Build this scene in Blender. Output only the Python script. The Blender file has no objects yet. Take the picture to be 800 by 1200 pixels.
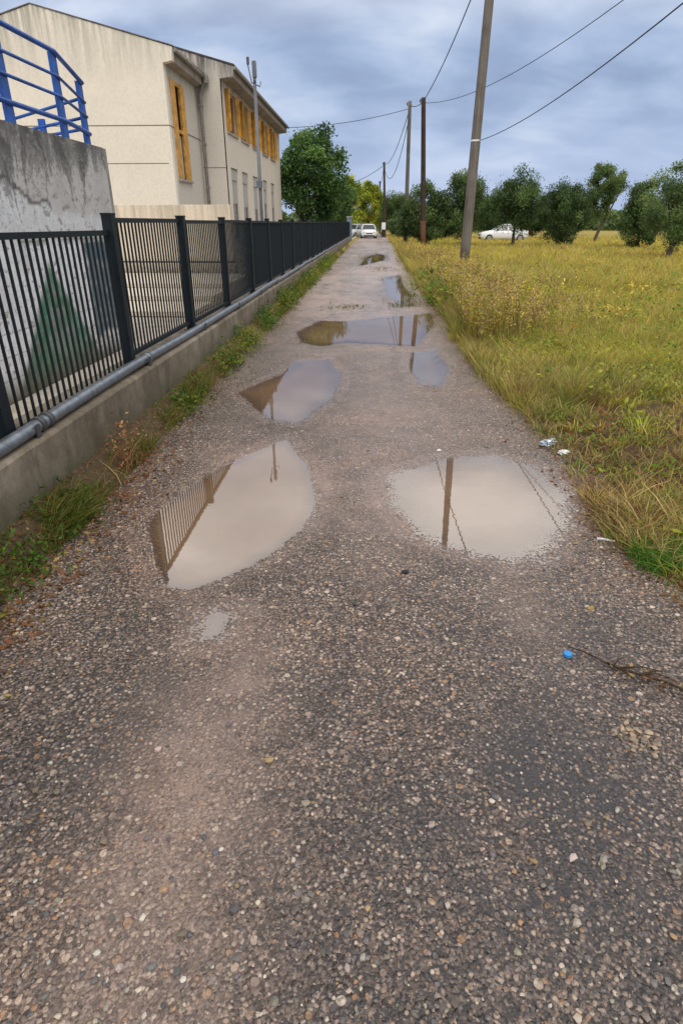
import bpy, bmesh, math, random
import numpy as np
from mathutils import Vector, Matrix
R_ = math.radians
SC = bpy.context.scene
COL = SC.collection
rng = np.random.default_rng(7)
random.seed(7)

# ------------------------------------------------------------------ basics
def tag(o, label=None, cat=None, group=None, kind=None):
    if label: o['label'] = label
    if cat: o['category'] = cat
    if group: o['group'] = group
    if kind: o['kind'] = kind
    return o

def empty(name, loc=(0, 0, 0), rz=0.0):
    o = bpy.data.objects.new(name, None)
    o.empty_display_size = 0.2
    COL.objects.link(o)
    o.location = loc
    o.rotation_euler = (0, 0, rz)
    return o

def link(name, me, parent=None, loc=None):
    o = bpy.data.objects.new(name, me)
    COL.objects.link(o)
    if parent: o.parent = parent
    if loc: o.location = loc
    return o

def copy_tree(o, parent=None):
    c = o.copy()
    COL.objects.link(c)
    if parent: c.parent = parent
    for ch in list(o.children):
        copy_tree(ch, c)
    return c

class MB:
    """collects shapes into one mesh; faces may carry a material slot"""
    def __init__(self): self.v = []; self.f = []; self.m = []; self.slot = 0; self.sm = []; self.smooth = False
    def face(self, idx): self.f.append(idx); self.m.append(self.slot); self.sm.append(self.smooth)
    def pts(self, ps):
        n = len(self.v); self.v += [tuple(p) for p in ps]; return list(range(n, n + len(ps)))
    def box(self, x0, x1, y0, y1, z0, z1):
        i = self.pts([(x0, y0, z0), (x1, y0, z0), (x1, y1, z0), (x0, y1, z0), (x0, y0, z1), (x1, y0, z1), (x1, y1, z1), (x0, y1, z1)])
        for q in ((0, 3, 2, 1), (4, 5, 6, 7), (0, 1, 5, 4), (1, 2, 6, 5), (2, 3, 7, 6), (3, 0, 4, 7)):
            self.face([i[k] for k in q])
        return self
    def prism(self, poly, a, b):
        """poly: 3-D points of one end, b-a offset vector"""
        n = len(poly); d = Vector(b) - Vector(a)
        i = self.pts(poly); j = self.pts([Vector(p) + d for p in poly])
        self.face(i[::-1]); self.face(j)
        for k in range(n):
            l = (k + 1) % n
            self.face([i[k], i[l], j[l], j[k]])
        return self
    def tube(self, path, rad, n=8, caps=True):
        path = [Vector(p) for p in path]
        if not hasattr(rad, '__len__'): rad = [rad] * len(path)
        old = self.smooth; self.smooth = True
        rings = []
        ref = None
        for k, p in enumerate(path):
            t = (path[min(k + 1, len(path) - 1)] - path[max(k - 1, 0)]).normalized()
            if ref is None:
                ref = Vector((0, 0, 1)) if abs(t.z) < .9 else Vector((1, 0, 0))
            u = (ref - t * ref.dot(t)).normalized(); w = t.cross(u); ref = u
            rings.append(self.pts([p + rad[k] * (u * math.cos(a) + w * math.sin(a)) for a in [2 * math.pi * q / n for q in range(n)]]))
        for a, b in zip(rings, rings[1:]):
            for q in range(n):
                r = (q + 1) % n
                self.face([a[q], a[r], b[r], b[q]])
        self.smooth = False
        if caps:
            self.face(rings[0][::-1]); self.face(rings[-1])
        self.smooth = old
        return self
    def bar(self, a, b, w, h, up=(0, 0, 1)):
        a = Vector(a); b = Vector(b); t = (b - a).normalized(); up = Vector(up)
        s = t.cross(up).normalized(); u = s.cross(t)
        ps = []
        for p in (a, b):
            for sx, sz in ((-1, -1), (1, -1), (1, 1), (-1, 1)):
                ps.append(p + s * sx * w / 2 + u * sz * h / 2)
        i = self.pts(ps)
        for q in ((3, 2, 1, 0), (4, 5, 6, 7), (0, 1, 5, 4), (1, 2, 6, 5), (2, 3, 7, 6), (3, 0, 4, 7)):
            self.face([i[k] for k in q])
        return self
    def mesh(self, name, mats):
        me = bpy.data.meshes.new(name)
        me.from_pydata(self.v, [], self.f)
        if not isinstance(mats, (list, tuple)): mats = [mats]
        for m in mats: me.materials.append(m)
        me.polygons.foreach_set('material_index', self.m)
        me.polygons.foreach_set('use_smooth', self.sm)
        me.update()
        bm = bmesh.new(); bm.from_mesh(me)
        bmesh.ops.recalc_face_normals(bm, faces=bm.faces)
        bm.to_mesh(me); bm.free()
        return me
    def build(self, name, mats, parent=None, bevel=0):
        o = link(name, self.mesh(name, mats), parent)
        if bevel:
            b = o.modifiers.new('bevel', 'BEVEL'); b.width = bevel; b.segments = 2; b.limit_method = 'ANGLE'
        return o

def np_mesh(name, V, Q=None, T=None, mat=None, col=None, smooth=False, attrs=None):
    """numpy mesh: V (n,3), quads Q, tris T, point colours"""
    me = bpy.data.meshes.new(name)
    V = np.asarray(V, np.float32)
    me.vertices.add(len(V)); me.vertices.foreach_set('co', V.ravel())
    loops = []; tot = []
    if Q is not None and len(Q): loops.append(np.asarray(Q, np.int32).ravel()); tot.append(np.full(len(Q), 4, np.int32))
    if T is not None and len(T): loops.append(np.asarray(T, np.int32).ravel()); tot.append(np.full(len(T), 3, np.int32))
    loops = np.concatenate(loops); tot = np.concatenate(tot)
    me.loops.add(len(loops)); me.loops.foreach_set('vertex_index', loops)
    me.polygons.add(len(tot))
    st = np.concatenate(([0], np.cumsum(tot)[:-1])).astype(np.int32)
    me.polygons.foreach_set('loop_start', st)
    me.polygons.foreach_set('use_smooth', np.full(len(tot), smooth))
    if col is not None:
        a = me.color_attributes.new('col', 'FLOAT_COLOR', 'POINT')
        c = np.ones((len(V), 4), np.float32); c[:, :3] = col
        a.data.foreach_set('color', c.ravel())
    for k, arr in (attrs or {}).items():
        a = me.attributes.new(k, 'FLOAT', 'POINT'); a.data.foreach_set('value', np.asarray(arr, np.float32))
    me.update(calc_edges=True)
    me.validate()
    if mat: me.materials.append(mat)
    return me

# value noise on numpy arrays
def _h(ix, iy, s):
    n = (ix.astype(np.int64) * 374761393 + iy.astype(np.int64) * 668265263 + s * 1442695041) & 0xffffffff
    n = ((n ^ (n >> 13)) * 1274126177) & 0xffffffff
    return ((n ^ (n >> 16)) & 0xffffff) / float(0xffffff)
def vnoise(x, y, s=0):
    x = np.asarray(x, float); y = np.asarray(y, float)
    ix = np.floor(x); iy = np.floor(y); fx = x - ix; fy = y - iy
    fx = fx * fx * (3 - 2 * fx); fy = fy * fy * (3 - 2 * fy)
    a = _h(ix, iy, s); b = _h(ix + 1, iy, s); c = _h(ix, iy + 1, s); d = _h(ix + 1, iy + 1, s)
    return (a * (1 - fx) + b * fx) * (1 - fy) + (c * (1 - fx) + d * fx) * fy
def fbm(x, y, o=4, s=0):
    r = 0; a = .5
    for k in range(o):
        r = r + a * (vnoise(x * 2 ** k, y * 2 ** k, s + k) - .5); a *= .5
    return r
def sstep(a, b, x):
    t = np.clip((x - a) / (b - a), 0, 1); return t * t * (3 - 2 * t)
def sdf(px, py, poly):
    """signed distance, positive inside"""
    d = np.full(px.shape, 1e9); ins = np.zeros(px.shape, bool)
    n = len(poly)
    for k in range(n):
        ax, ay = poly[k]; bx, by = poly[(k + 1) % n]
        ex, ey = bx - ax, by - ay
        t = np.clip(((px - ax) * ex + (py - ay) * ey) / (ex * ex + ey * ey + 1e-12), 0, 1)
        d = np.minimum(d, np.hypot(px - ax - t * ex, py - ay - t * ey))
        c = ((ay > py) != (by > py)) & (px < (bx - ax) * (py - ay) / ((by - ay) + 1e-12) + ax)
        ins ^= c
    return np.where(ins, d, -d)

# ------------------------------------------------------------------ materials
class NT:
    def __init__(self, name):
        self.m = bpy.data.materials.new(name); self.m.use_nodes = True
        self.t = self.m.node_tree; self.t.nodes.clear()
        self.out = self.n('ShaderNodeOutputMaterial')
    def n(self, typ, **kw):
        x = self.t.nodes.new(typ)
        for k, v in kw.items():
            if k.startswith('i_'):
                x.inputs[k[2:].replace('_', ' ')].default_value = v
            else: setattr(x, k, v)
        return x
    def l(self, a, b): self.t.links.new(a, b)
    def coords(self, kind='Object', scale=(1, 1, 1), rot=(0, 0, 0)):
        c = self.n('ShaderNodeTexCoord'); mp = self.n('ShaderNodeMapping')
        mp.inputs['Scale'].default_value = scale; mp.inputs['Rotation'].default_value = rot
        self.l(c.outputs[kind], mp.inputs['Vector']); return mp.outputs[0]
    def pos(self, scale=(1, 1, 1)):
        g = self.n('ShaderNodeNewGeometry'); mp = self.n('ShaderNodeMapping')
        mp.inputs['Scale'].default_value = scale
        self.l(g.outputs['Position'], mp.inputs['Vector']); return mp.outputs[0]
    def noise(self, vec, scale, detail=4, rough=.6, dist=0.):
        x = self.n('ShaderNodeTexNoise'); x.inputs['Scale'].default_value = scale
        x.inputs['Detail'].default_value = detail; x.inputs['Roughness'].default_value = rough; x.inputs['Distortion'].default_value = dist
        self.l(vec, x.inputs['Vector']); return x.outputs['Fac']
    def vor(self, vec, scale, feature='F1', rand=1.):
        x = self.n('ShaderNodeTexVoronoi', feature=feature); x.inputs['Scale'].default_value = scale
        x.inputs['Randomness'].default_value = rand
        self.l(vec, x.inputs['Vector']); return x
    def ramp(self, fac, stops, interp='LINEAR'):
        x = self.n('ShaderNodeValToRGB'); cr = x.color_ramp; cr.interpolation = interp
        while len(cr.elements) < len(stops): cr.elements.new(.5)
        for e, (p, c) in zip(cr.elements, stops):
            e.position = p; e.color = (c, c, c, 1) if not hasattr(c, '__len__') else (*c, 1)
        self.l(fac, x.inputs[0]); return x.outputs[0]
    def mix(self, fac, a, b, mode='MIX'):
        x = self.n('ShaderNodeMix', data_type='RGBA', blend_type=mode)
        for s, v in ((x.inputs[0], fac), (x.inputs[6], a), (x.inputs[7], b)):
            if hasattr(v, 'links'): self.l(v, s)
            elif hasattr(v, '__len__'): s.default_value = (*v, 1)
            else: s.default_value = v
        return x.outputs[2]
    def math(self, op, a, b=0., clamp=False):
        x = self.n('ShaderNodeMath', operation=op); x.use_clamp = clamp
        for s, v in ((x.inputs[0], a), (x.inputs[1], b)):
            if hasattr(v, 'links'): self.l(v, s)
            else: s.default_value = v
        return x.outputs[0]
    def attr(self, name):
        x = self.n('ShaderNodeAttribute', attribute_name=name); return x
    def bump(self, h, strength=.5, dist=.01, normal=None):
        x = self.n('ShaderNodeBump'); x.inputs['Strength'].default_value = strength; x.inputs['Distance'].default_value = dist
        self.l(h, x.inputs['Height'])
        if normal: self.l(normal, x.inputs['Normal'])
        return x.outputs[0]
    def sep(self, vec):
        x = self.n('ShaderNodeSeparateXYZ'); self.l(vec, x.inputs[0]); return x.outputs
    def bsdf(self, color, rough=.6, spec=.5, metal=0., normal=None):
        b = self.n('ShaderNodeBsdfPrincipled')
        for s, v in ((b.inputs['Base Color'], color), (b.inputs['Roughness'], rough), (b.inputs['Specular IOR Level'], spec), (b.inputs['Metallic'], metal)):
            if hasattr(v, 'links'): self.l(v, s)
            elif hasattr(v, '__len__'): s.default_value = (*v, 1)
            else: s.default_value = v
        if normal: self.l(normal, b.inputs['Normal'])
        self.l(b.outputs[0], self.out.inputs[0]); return b

def simple(name, color, rough=.5, spec=.5, metal=0., var=.12, scale=6., bump=.0, bscale=60.):
    t = NT(name); p = t.pos()
    n = t.noise(p, scale, 5, .65)
    lo = tuple(c * (1 - var * 1.6) for c in color); hi = tuple(min(1, c * (1 + var)) for c in color)
    c = t.ramp(n, [(.3, lo), (.7, hi)])
    nm = t.bump(t.noise(p, bscale, 3), bump, .004) if bump else None
    t.bsdf(c, rough, spec, metal, nm)
    return t.m

def leafmat(name, trans=.35, rough=.55, spec=.3):
    t = NT(name); a = t.attr('col')
    b = t.n('ShaderNodeBsdfPrincipled'); b.inputs['Roughness'].default_value = rough; b.inputs['Specular IOR Level'].default_value = spec
    t.l(a.outputs['Color'], b.inputs['Base Color'])
    tr = t.n('ShaderNodeBsdfTranslucent'); t.l(a.outputs['Color'], tr.inputs[0])
    mx = t.n('ShaderNodeMixShader'); mx.inputs[0].default_value = trans
    t.l(b.outputs[0], mx.inputs[1]); t.l(tr.outputs[0], mx.inputs[2]); t.l(mx.outputs[0], t.out.inputs[0])
    return t.m

def m_road():
    t = NT('wet_road_surface'); p = t.pos()
    wet = t.attr('wet').outputs['Fac']
    # aggregate at two sizes
    warp = t.n('ShaderNodeTexNoise'); warp.inputs['Scale'].default_value = 30; t.l(p, warp.inputs['Vector'])
    wp = t.n('ShaderNodeVectorMath', operation='MULTIPLY_ADD'); t.l(warp.outputs['Color'], wp.inputs[0])
    wp.inputs[1].default_value = (.012, .012, .012); t.l(p, wp.inputs[2]); pw = wp.outputs[0]
    v1 = t.vor(pw, 66.); v2 = t.vor(pw, 34.); v3 = t.vor(pw, 135.)
    def cellcol(v, stops):
        s = t.n('ShaderNodeSeparateColor'); t.l(v.outputs['Color'], s.inputs[0])
        return t.ramp(s.outputs[0], stops, 'CONSTANT'), s
    pal = [(0, (.10, .095, .092)), (.14, (.17, .148, .13)), (.30, (.24, .20, .168)), (.45, (.15, .145, .148)), (.55, (.31, .265, .22)), (.70, (.20, .15, .115)), (.79, (.38, .335, .28)), (.90, (.28, .17, .09)), (.955, (.50, .45, .39))]
    c1, s1 = cellcol(v1, pal)
    c3, s3 = cellcol(v3, [(0, (.028, .025, .023)), (.34, (.105, .084, .070)), (.58, (.048, .043, .040)), (.78, (.18, .145, .118)), (.95, (.34, .28, .23))])  # fine binder, darkened further to put gap shade into its colour
    c2, s2 = cellcol(v2, [(0, (.24, .20, .165)), (.35, (.40, .345, .28)), (.6, (.30, .20, .12)), (.75, (.17, .165, .165)), (.9, (.52, .48, .42))])
    edge1 = t.ramp(v1.outputs['Distance'], [(.38, 0.), (.48, 1.)])
    stone = t.math('MULTIPLY', t.math('SUBTRACT', 1., edge1), t.math('GREATER_THAN', s1.outputs[2], .36))
    col = t.mix(stone, c3, c1)
    # scattered bigger stones
    big = t.math('MULTIPLY', t.math('GREATER_THAN', s2.outputs[1], .86), t.ramp(v2.outputs['Distance'], [(.36, 1.), (.44, 0.)]))
    col = t.mix(big, col, c2)
    # broad patches, the far lane also paled for wet glare: bitumen-rich dark, silt brown
    n1 = t.noise(p, .9, 5, .6); n2 = t.noise(p, 2.3, 5, .65, .4)
    dark = t.attr('bitumen').outputs['Fac']
    dk = t.math('MULTIPLY', dark, t.ramp(n2, [(.35, .25), (.6, 1.)]), True)
    inter = t.ramp(v1.outputs['Distance'], [(.26, 0.), (.44, 1.)])
    col = t.mix(t.math('MULTIPLY', dk, t.math('ADD', t.math('MULTIPLY', inter, .75), .18)), col, (.030, .033, .039))
    silt_glare = t.attr('silt_glare').outputs['Fac']
    sl = t.math('MULTIPLY', silt_glare, t.ramp(t.noise(p, 5., 6, .7), [(.3, .25), (.65, 1.)]), True)
    siltc = t.ramp(t.noise(p, 160., 3, .7), [(.3, (.15, .118, .102)), (.5, (.27, .213, .185)), (.75, (.46, .385, .345))])
    col = t.mix(t.math('MULTIPLY', sl, .74), col, t.mix(t.ramp(t.math('MULTIPLY', t.sep(p)[1], 1 / 30.), [(.2, 0.), (.6, .8)]), siltc, (.47, .405, .38)))  # colour pales with distance, standing in for wet glare
    tint = t.ramp(n1, [(.3, (.90, .83, .81)), (.5, (1.12, 1.02, .96)), (.7, (1.36, 1.12, .98))])
    col = t.mix(1., col, tint, 'MULTIPLY')
    # leaf mould / brown dirt spots
    br = t.ramp(t.noise(p, 6.5, 5, .7), [(.60, 0.), (.74, .55)])
    col = t.mix(br, col, (.12, .075, .042))
    # wet margins are darker and glossier
    col = t.mix(wet, col, t.mix(1., col, (.88, .85, .83), 'MULTIPLY'))
    damp = t.ramp(t.noise(p, 1.7, 4, .6), [(.35, .46), (.65, .27)])
    rough = t.math('SUBTRACT', damp, t.math('MULTIPLY', wet, .24), True)
    h = t.math('ADD', t.ramp(v1.outputs['Distance'], [(0, 1.), (.65, 0.)]), t.math('MULTIPLY', t.ramp(v3.outputs['Distance'], [(0, 1.), (.6, 0.)]), .45))
    h = t.math('ADD', h, t.math('MULTIPLY', big, .9))
    h = t.math('MULTIPLY', h, t.math('SUBTRACT', 1., t.math('MULTIPLY', sl, .55)))
    h = t.math('MULTIPLY', h, t.math('SUBTRACT', 1., t.math('MULTIPLY', wet, .55)))
    nm = t.bump(h, .85, .006)
    t.bsdf(col, rough, .5, 0., nm)
    return t.m

PUDRIP = .010
def m_water():
    t = NT('muddy_water'); p = t.pos()
    dep = t.attr('depth').outputs['Fac']
    vs = t.vor(p, 60.)
    op = t.ramp(t.math('ADD', dep, t.math('MULTIPLY', t.math('SUBTRACT', vs.outputs['Distance'], .4), t.ramp(dep, [(0., 0.), (.2, .30), (.7, 0.)]))), [(0., 0.), (.34, .42), (1., .96)])
    mud = t.ramp(t.noise(p, 2.2, 4, .6), [(.3, (.185, .112, .060)), (.7, (.235, .150, .086))])
    df = t.n('ShaderNodeBsdfDiffuse'); t.l(mud, df.inputs[0])
    tr = t.n('ShaderNodeBsdfTransparent'); tr.inputs[0].default_value = (.93, .89, .84, 1)
    m1 = t.n('ShaderNodeMixShader'); t.l(op, m1.inputs[0]); t.l(tr.outputs[0], m1.inputs[1]); t.l(df.outputs[0], m1.inputs[2])
    rip = t.bump(t.math('ADD', t.noise(t.pos((5, 14, 5)), 1., 3, .5), t.math('MULTIPLY', t.noise(p, 60., 2, .5), .05)), PUDRIP, .02)
    gl = t.n('ShaderNodeBsdfGlossy'); gl.inputs['Roughness'].default_value = .015; t.l(rip, gl.inputs['Normal'])
    fr = t.n('ShaderNodeFresnel'); gb = t.n('ShaderNodeNewGeometry')   # same reflectance seen from either side of the thin sheet
    t.l(t.math('ADD', t.math('MULTIPLY', gb.outputs['Backfacing'], 1. / WATER_IOR - WATER_IOR), WATER_IOR), fr.inputs['IOR']); t.l(rip, fr.inputs['Normal'])
    m2 = t.n('ShaderNodeMixShader'); t.l(t.math('POWER', fr.outputs[0], .93), m2.inputs[0]); t.l(m1.outputs[0], m2.inputs[1]); t.l(gl.outputs[0], m2.inputs[2])
    # the thinnest film is broken by the stones standing out of it
    v2 = t.vor(p, 66.)
    film = t.math('SUBTRACT', dep, t.math('MULTIPLY', t.math('SUBTRACT', 1., t.math('MULTIPLY', v2.outputs['Distance'], 1.5)), .34))
    cov = t.ramp(t.math('ADD', film, .5), [(.44, 0.), (.54, 1.)])
    t2 = t.n('ShaderNodeBsdfTransparent'); m3 = t.n('ShaderNodeMixShader')
    t.l(cov, m3.inputs[0]); t.l(t2.outputs[0], m3.inputs[1]); t.l(m2.outputs[0], m3.inputs[2])
    t.l(m3.outputs[0], t.out.inputs[0])
    return t.m
WATER_IOR = 3.3

def m_ground():
    t = NT('field_soil'); p = t.pos(); g = t.sep(p)
    n = t.noise(p, 3., 6, .7); n2 = t.noise(p, 40., 4, .7)
    soil = t.ramp(n2, [(.3, (.038, .026, .016)), (.55, (.085, .058, .032)), (.75, (.17, .115, .06))])
    field = t.ramp(t.noise(p, 1.2, 6, .75), [(.3, (.16, .14, .028)), (.5, (.30, .235, .05)), (.72, (.36, .27, .075))])
    far = t.ramp(t.math('MULTIPLY', t.sep(p)[1], 1. / 30.), [(.15, 0.), (.7, 1.)])
    c = t.mix(far, soil, field)
    yard = t.math('LESS_THAN', g[0], -1.95)
    c = t.mix(yard, c, t.ramp(n, [(.3, (.32, .29, .25)), (.7, (.52, .47, .39))]))
    t.bsdf(c, .85, .2, 0., t.bump(t.math('ADD', n, t.math('MULTIPLY', n2, .3)), .7, .03))
    return t.m

def m_stucco(name, base, dirty, streak=.5, top=None, base_dirt=None, bump=.25):
    """rendered wall: blotches, fine grain, rain streaks below its top edge (top = metres)"""
    t = NT(name); p = t.pos(); g = t.sep(p)
    blot = t.noise(p, .8, 6, .65); fine = t.noise(p, 14., 5, .7)
    c = t.mix(t.ramp(blot, [(.38, 0.), (.72, .55)]), base, tuple(b * .78 + d * .22 for b, d in zip(base, dirty)))
    c = t.mix(t.ramp(fine, [(.45, 0.), (.8, .35)]), c, dirty)
    if top is not None:
        s1 = t.noise(t.pos((2.6, 2.6, .16)), 1.6, 6, .72)
        h = t.ramp(t.math('MULTIPLY', t.math('SUBTRACT', top, g[2]), .5), [(0., 1.), (.35, .6), (1., 0.)])
        mask = t.math('MULTIPLY', t.ramp(s1, [(.40, 0.), (.60, 1.)]), t.math('MULTIPLY', h, streak), True)
        c = t.mix(mask, c, tuple(d * .5 for d in dirty))
    if base_dirt is not None:
        h = t.ramp(t.math('SUBTRACT', g[2], base_dirt), [(0., 1.), (.5, 0.)])
        c = t.mix(t.math('MULTIPLY', h, t.ramp(fine, [(.3, .3), (.7, .9)])), c, (.07, .068, .045))
    t.bsdf(c, .85, .25, 0., t.bump(t.noise(p, 70., 4, .7), bump, .006))
    return t.m

def m_wall_concrete():
    t = NT('weathered_kerb_concrete'); p = t.pos(); g = t.sep(p)
    a = t.noise(p, 2.5, 6, .7); f = t.noise(p, 26., 5, .75)
    c = t.ramp(a, [(.30, (.095, .078, .055)), (.48, (.18, .152, .112)), (.70, (.30, .26, .205))])
    s = t.noise(t.pos((3, 4, 1.3)), 1.5, 7, .75, .5)
    c = t.mix(t.ramp(s, [(.47, 0.), (.68, .75)]), c, (.085, .068, .045))
    c = t.mix(t.ramp(f, [(.55, 0.), (.78, .6)]), c, (.12, .11, .09))
    low = t.ramp(g[2], [(.12, .85), (.36, 0.)])
    c = t.mix(t.math('MULTIPLY', low, t.ramp(a, [(.3, .5), (.6, 1.)])), c, (.085, .08, .045))
    vo = t.vor(p, 60.)
    h = t.math('ADD', f, t.math('MULTIPLY', t.ramp(vo.outputs['Distance'], [(0., 0.), (.25, 1.)]), .4))
    t.bsdf(c, .85, .25, 0., t.bump(h, .55, .008))
    return t.m

def m_mural():
    """raw grey concrete above, painted block wall below; the paint comes from the 'col' attribute"""
    t = NT('painted_stained_concrete'); p = t.pos(); g = t.sep(p); a = t.attr('col')
    f = t.noise(p, 22., 5, .75); b = t.noise(p, 3., 6, .7)
    c = t.mix(t.ramp(f, [(.5, 0.), (.75, .5)]), a.outputs['Color'], (.20, .195, .185))
    # rain streaks from the coping, tapering downwards
    s = t.noise(t.pos((1, 1.5, .55)), 1.6, 9, .72, .8)
    h = t.ramp(t.math('SUBTRACT', 2.47, g[2]), [(0., .30), (.22, .20), (.5, .06), (.8, -.10), (1., -.16)])
    ft = t.ramp(t.math('ADD', t.math('ADD', s, h), t.math('MULTIPLY', t.math('SUBTRACT', f, .5), .35)), [(.62, 0.), (.69, .60), (.80, .94)])
    c = t.mix(ft, c, t.mix(b, (.030, .031, .034), (.12, .118, .115)))
    c = t.mix(t.ramp(b, [(.46, 0.), (.72, .45)]), c, (.30, .29, .27))
    pe = t.ramp(t.noise(t.pos((1, 1, 1.6)), 6.5, 7, .72, .3), [(.565, 0.), (.60, .8)])
    c = t.mix(pe, c, (.27, .26, .24))
    # block joints in the painted part
    br = t.n('ShaderNodeTexBrick'); br.inputs['Scale'].default_value = 1.; br.inputs['Mortar Size'].default_value = .008
    br.inputs['Brick Width'].default_value = .42; br.inputs['Row Height'].default_value = .21
    cx = t.n('ShaderNodeCombineXYZ'); t.l(g[1], cx.inputs[0]); t.l(g[2], cx.inputs[1]); t.l(cx.outputs[0], br.inputs['Vector'])
    lowm = t.ramp(g[2], [(.70, 1.), (.72, 0.)])
    j = t.math('MULTIPLY', t.math('MULTIPLY', br.outputs['Fac'], .4), lowm)
    c = t.mix(j, c, (.16, .16, .15))
    c = t.mix(t.ramp(t.math('ADD', g[2], t.math('MULTIPLY', b, .3)), [(.18, .9), (.45, 0.)]), c, (.12, .105, .07))
    t.bsdf(c, .85, .25, 0., t.bump(t.math('SUBTRACT', f, j), .5, .008))
    return t.m

def m_bark(name, a, b, sc=(9, 9, 1.2), rough=.85):
    t = NT(name); n = t.noise(t.pos(sc), 2., 6, .7)
    n2 = t.noise(t.pos(), 2., 4, .6)
    c = t.ramp(n, [(.3, a), (.7, b)])
    c = t.mix(t.ramp(n2, [(.45, 0.), (.7, .4)]), c, tuple(q * .5 for q in a))
    t.bsdf(c, rough, .25, 0., t.bump(n, .7, .02)); return t.m

M = {}
M['road'] = m_road(); M['water'] = m_water(); M['ground'] = m_ground()
M['kerb'] = m_wall_concrete(); M['mural'] = m_mural()
M['conc'] = simple('plain_concrete', (.34, .325, .30), .85, .25, var=.25, scale=3, bump=.4)
M['cream'] = m_stucco('cream_render', (.765, .705, .58), (.36, .335, .27), .72, 7.7)
M['cream_low'] = m_stucco('cream_low_render', (.70, .61, .47), (.34, .29, .22), .5, 2.1, 0.30)
M['cream_yard'] = m_stucco('pale_yard_concrete', (.62, .555, .45), (.34, .30, .24), .0)
M['grey_render'] = m_stucco('grey_weathered_render', (.56, .52, .45), (.25, .24, .225), 1.2, 7.4)
M['facade'] = m_stucco('facade_render', (.66, .60, .50), (.36, .335, .29), .8, 6.8)
M['soffit'] = simple('soffit_concrete', (.30, .265, .23), .85, .2, var=.2, scale=2)
M['roof'] = simple('dark_roof_edge', (.075, .062, .055), .8, .3, var=.3, scale=5)
M['coping'] = simple('grimy_coping', (.17, .155, .135), .85, .2, var=.4, scale=4)
M['joint'] = simple('joint_line', (.20, .175, .14), .9, .1)
M['yellow'] = simple('ochre_painted_wood', (.58, .295, .045), .55, .35, var=.32, scale=5)
M['glass'] = NT('window_glass'); M['glass'].bsdf((.035, .042, .05), .06, .6); M['glass'] = M['glass'].m
M['blind'] = simple('pale_roller_blind', (.40, .39, .36), .6, .3, var=.08)
M['frame_grey'] = simple('grey_window_frame', (.36, .35, .33), .6, .3)
M['downpipe'] = simple('grey_downpipe_paint', (.26, .245, .22), .6, .4, var=.3, scale=9)
M['fence'] = simple('dark_teal_fence_paint', (.004, .010, .015), .5, .3, var=.25, scale=12)
M['blue'] = simple('blue_gloss_paint', (.008, .085, .38), .42, .5, var=.3, scale=7)
M['galv'] = simple('galvanised_steel', (.21, .24, .27), .36, .5, .7, var=.25, scale=14)
M['band'] = simple('dark_steel_band', (.10, .105, .11), .5, .5, .6)
M['wood'] = m_bark('grey_weathered_pole', (.095, .083, .07), (.235, .21, .18), (14, 14, .6))
M['wood_mid'] = m_bark('brown_grey_pole', (.075, .066, .055), (.20, .18, .155), (14, 14, .6))
M['wood_dark'] = m_bark('creosoted_pole', (.028, .020, .016), (.085, .058, .042), (14, 14, .6))
M['wood_red'] = m_bark('red_stained_pole_foot', (.07, .030, .018), (.17, .075, .045), (14, 14, .6))
M['cable'] = simple('black_cable', (.016, .017, .019), .6, .4)
M['ceramic'] = simple('brown_insulator', (.10, .05, .035), .25, .6)
M['white_paint'] = simple('white_paint', (.74, .75, .76), .45, .4, var=.05)
M['lampgrey'] = simple('grey_lamp_paint', (.13, .145, .16), .5, .4, .2)
M['lens'] = simple('pale_lamp_glass', (.5, .52, .54), .15, .6)
M['bark'] = m_bark('olive_bark', (.045, .036, .028), (.14, .115, .09))
M['leaf'] = leafmat('tree_leaves'); M['grass'] = leafmat('grass_blades', .35, .6, .25)
M['car_white'] = simple('white_car_paint', (.72, .73, .75), .25, .6, var=.03)
M['car_silver'] = simple('silver_car_paint', (.55, .56, .58), .3, .6, .2, var=.03)
M['car_glass'] = simple('car_glass', (.03, .036, .042), .08, .7)
M['tyre'] = simple('tyre_rubber', (.018, .018, .019), .8, .3)
M['rim'] = simple('alloy_rim', (.42, .43, .45), .35, .5, .7)
M['black'] = simple('black_plastic', (.018, .018, .020), .5, .4)
M['headlight'] = simple('headlight_lens', (.62, .65, .68), .1, .7)
M['plate'] = simple('blank_number_plate', (.65, .65, .62), .4, .4, var=.03)
M['gatepaint'] = simple('blue_grey_gate_paint', (.14, .19, .24), .5, .4, var=.2)

# ------------------------------------------------------------------ camera
TH = math.atan(339 / 700); PS = math.atan(37 / 700 * math.cos(TH))
cam = bpy.data.cameras.new('camera'); co = bpy.data.objects.new('camera', cam); COL.objects.link(co)
co.location = (0, 0, 1.6); co.rotation_euler = (math.pi / 2 - TH, 0, PS)
cam.sensor_fit = 'VERTICAL'; cam.sensor_height = 36.; cam.lens = 700 / 1200 * 36.; cam.clip_end = 3000; cam.clip_start = .05
SC.camera = co

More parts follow.
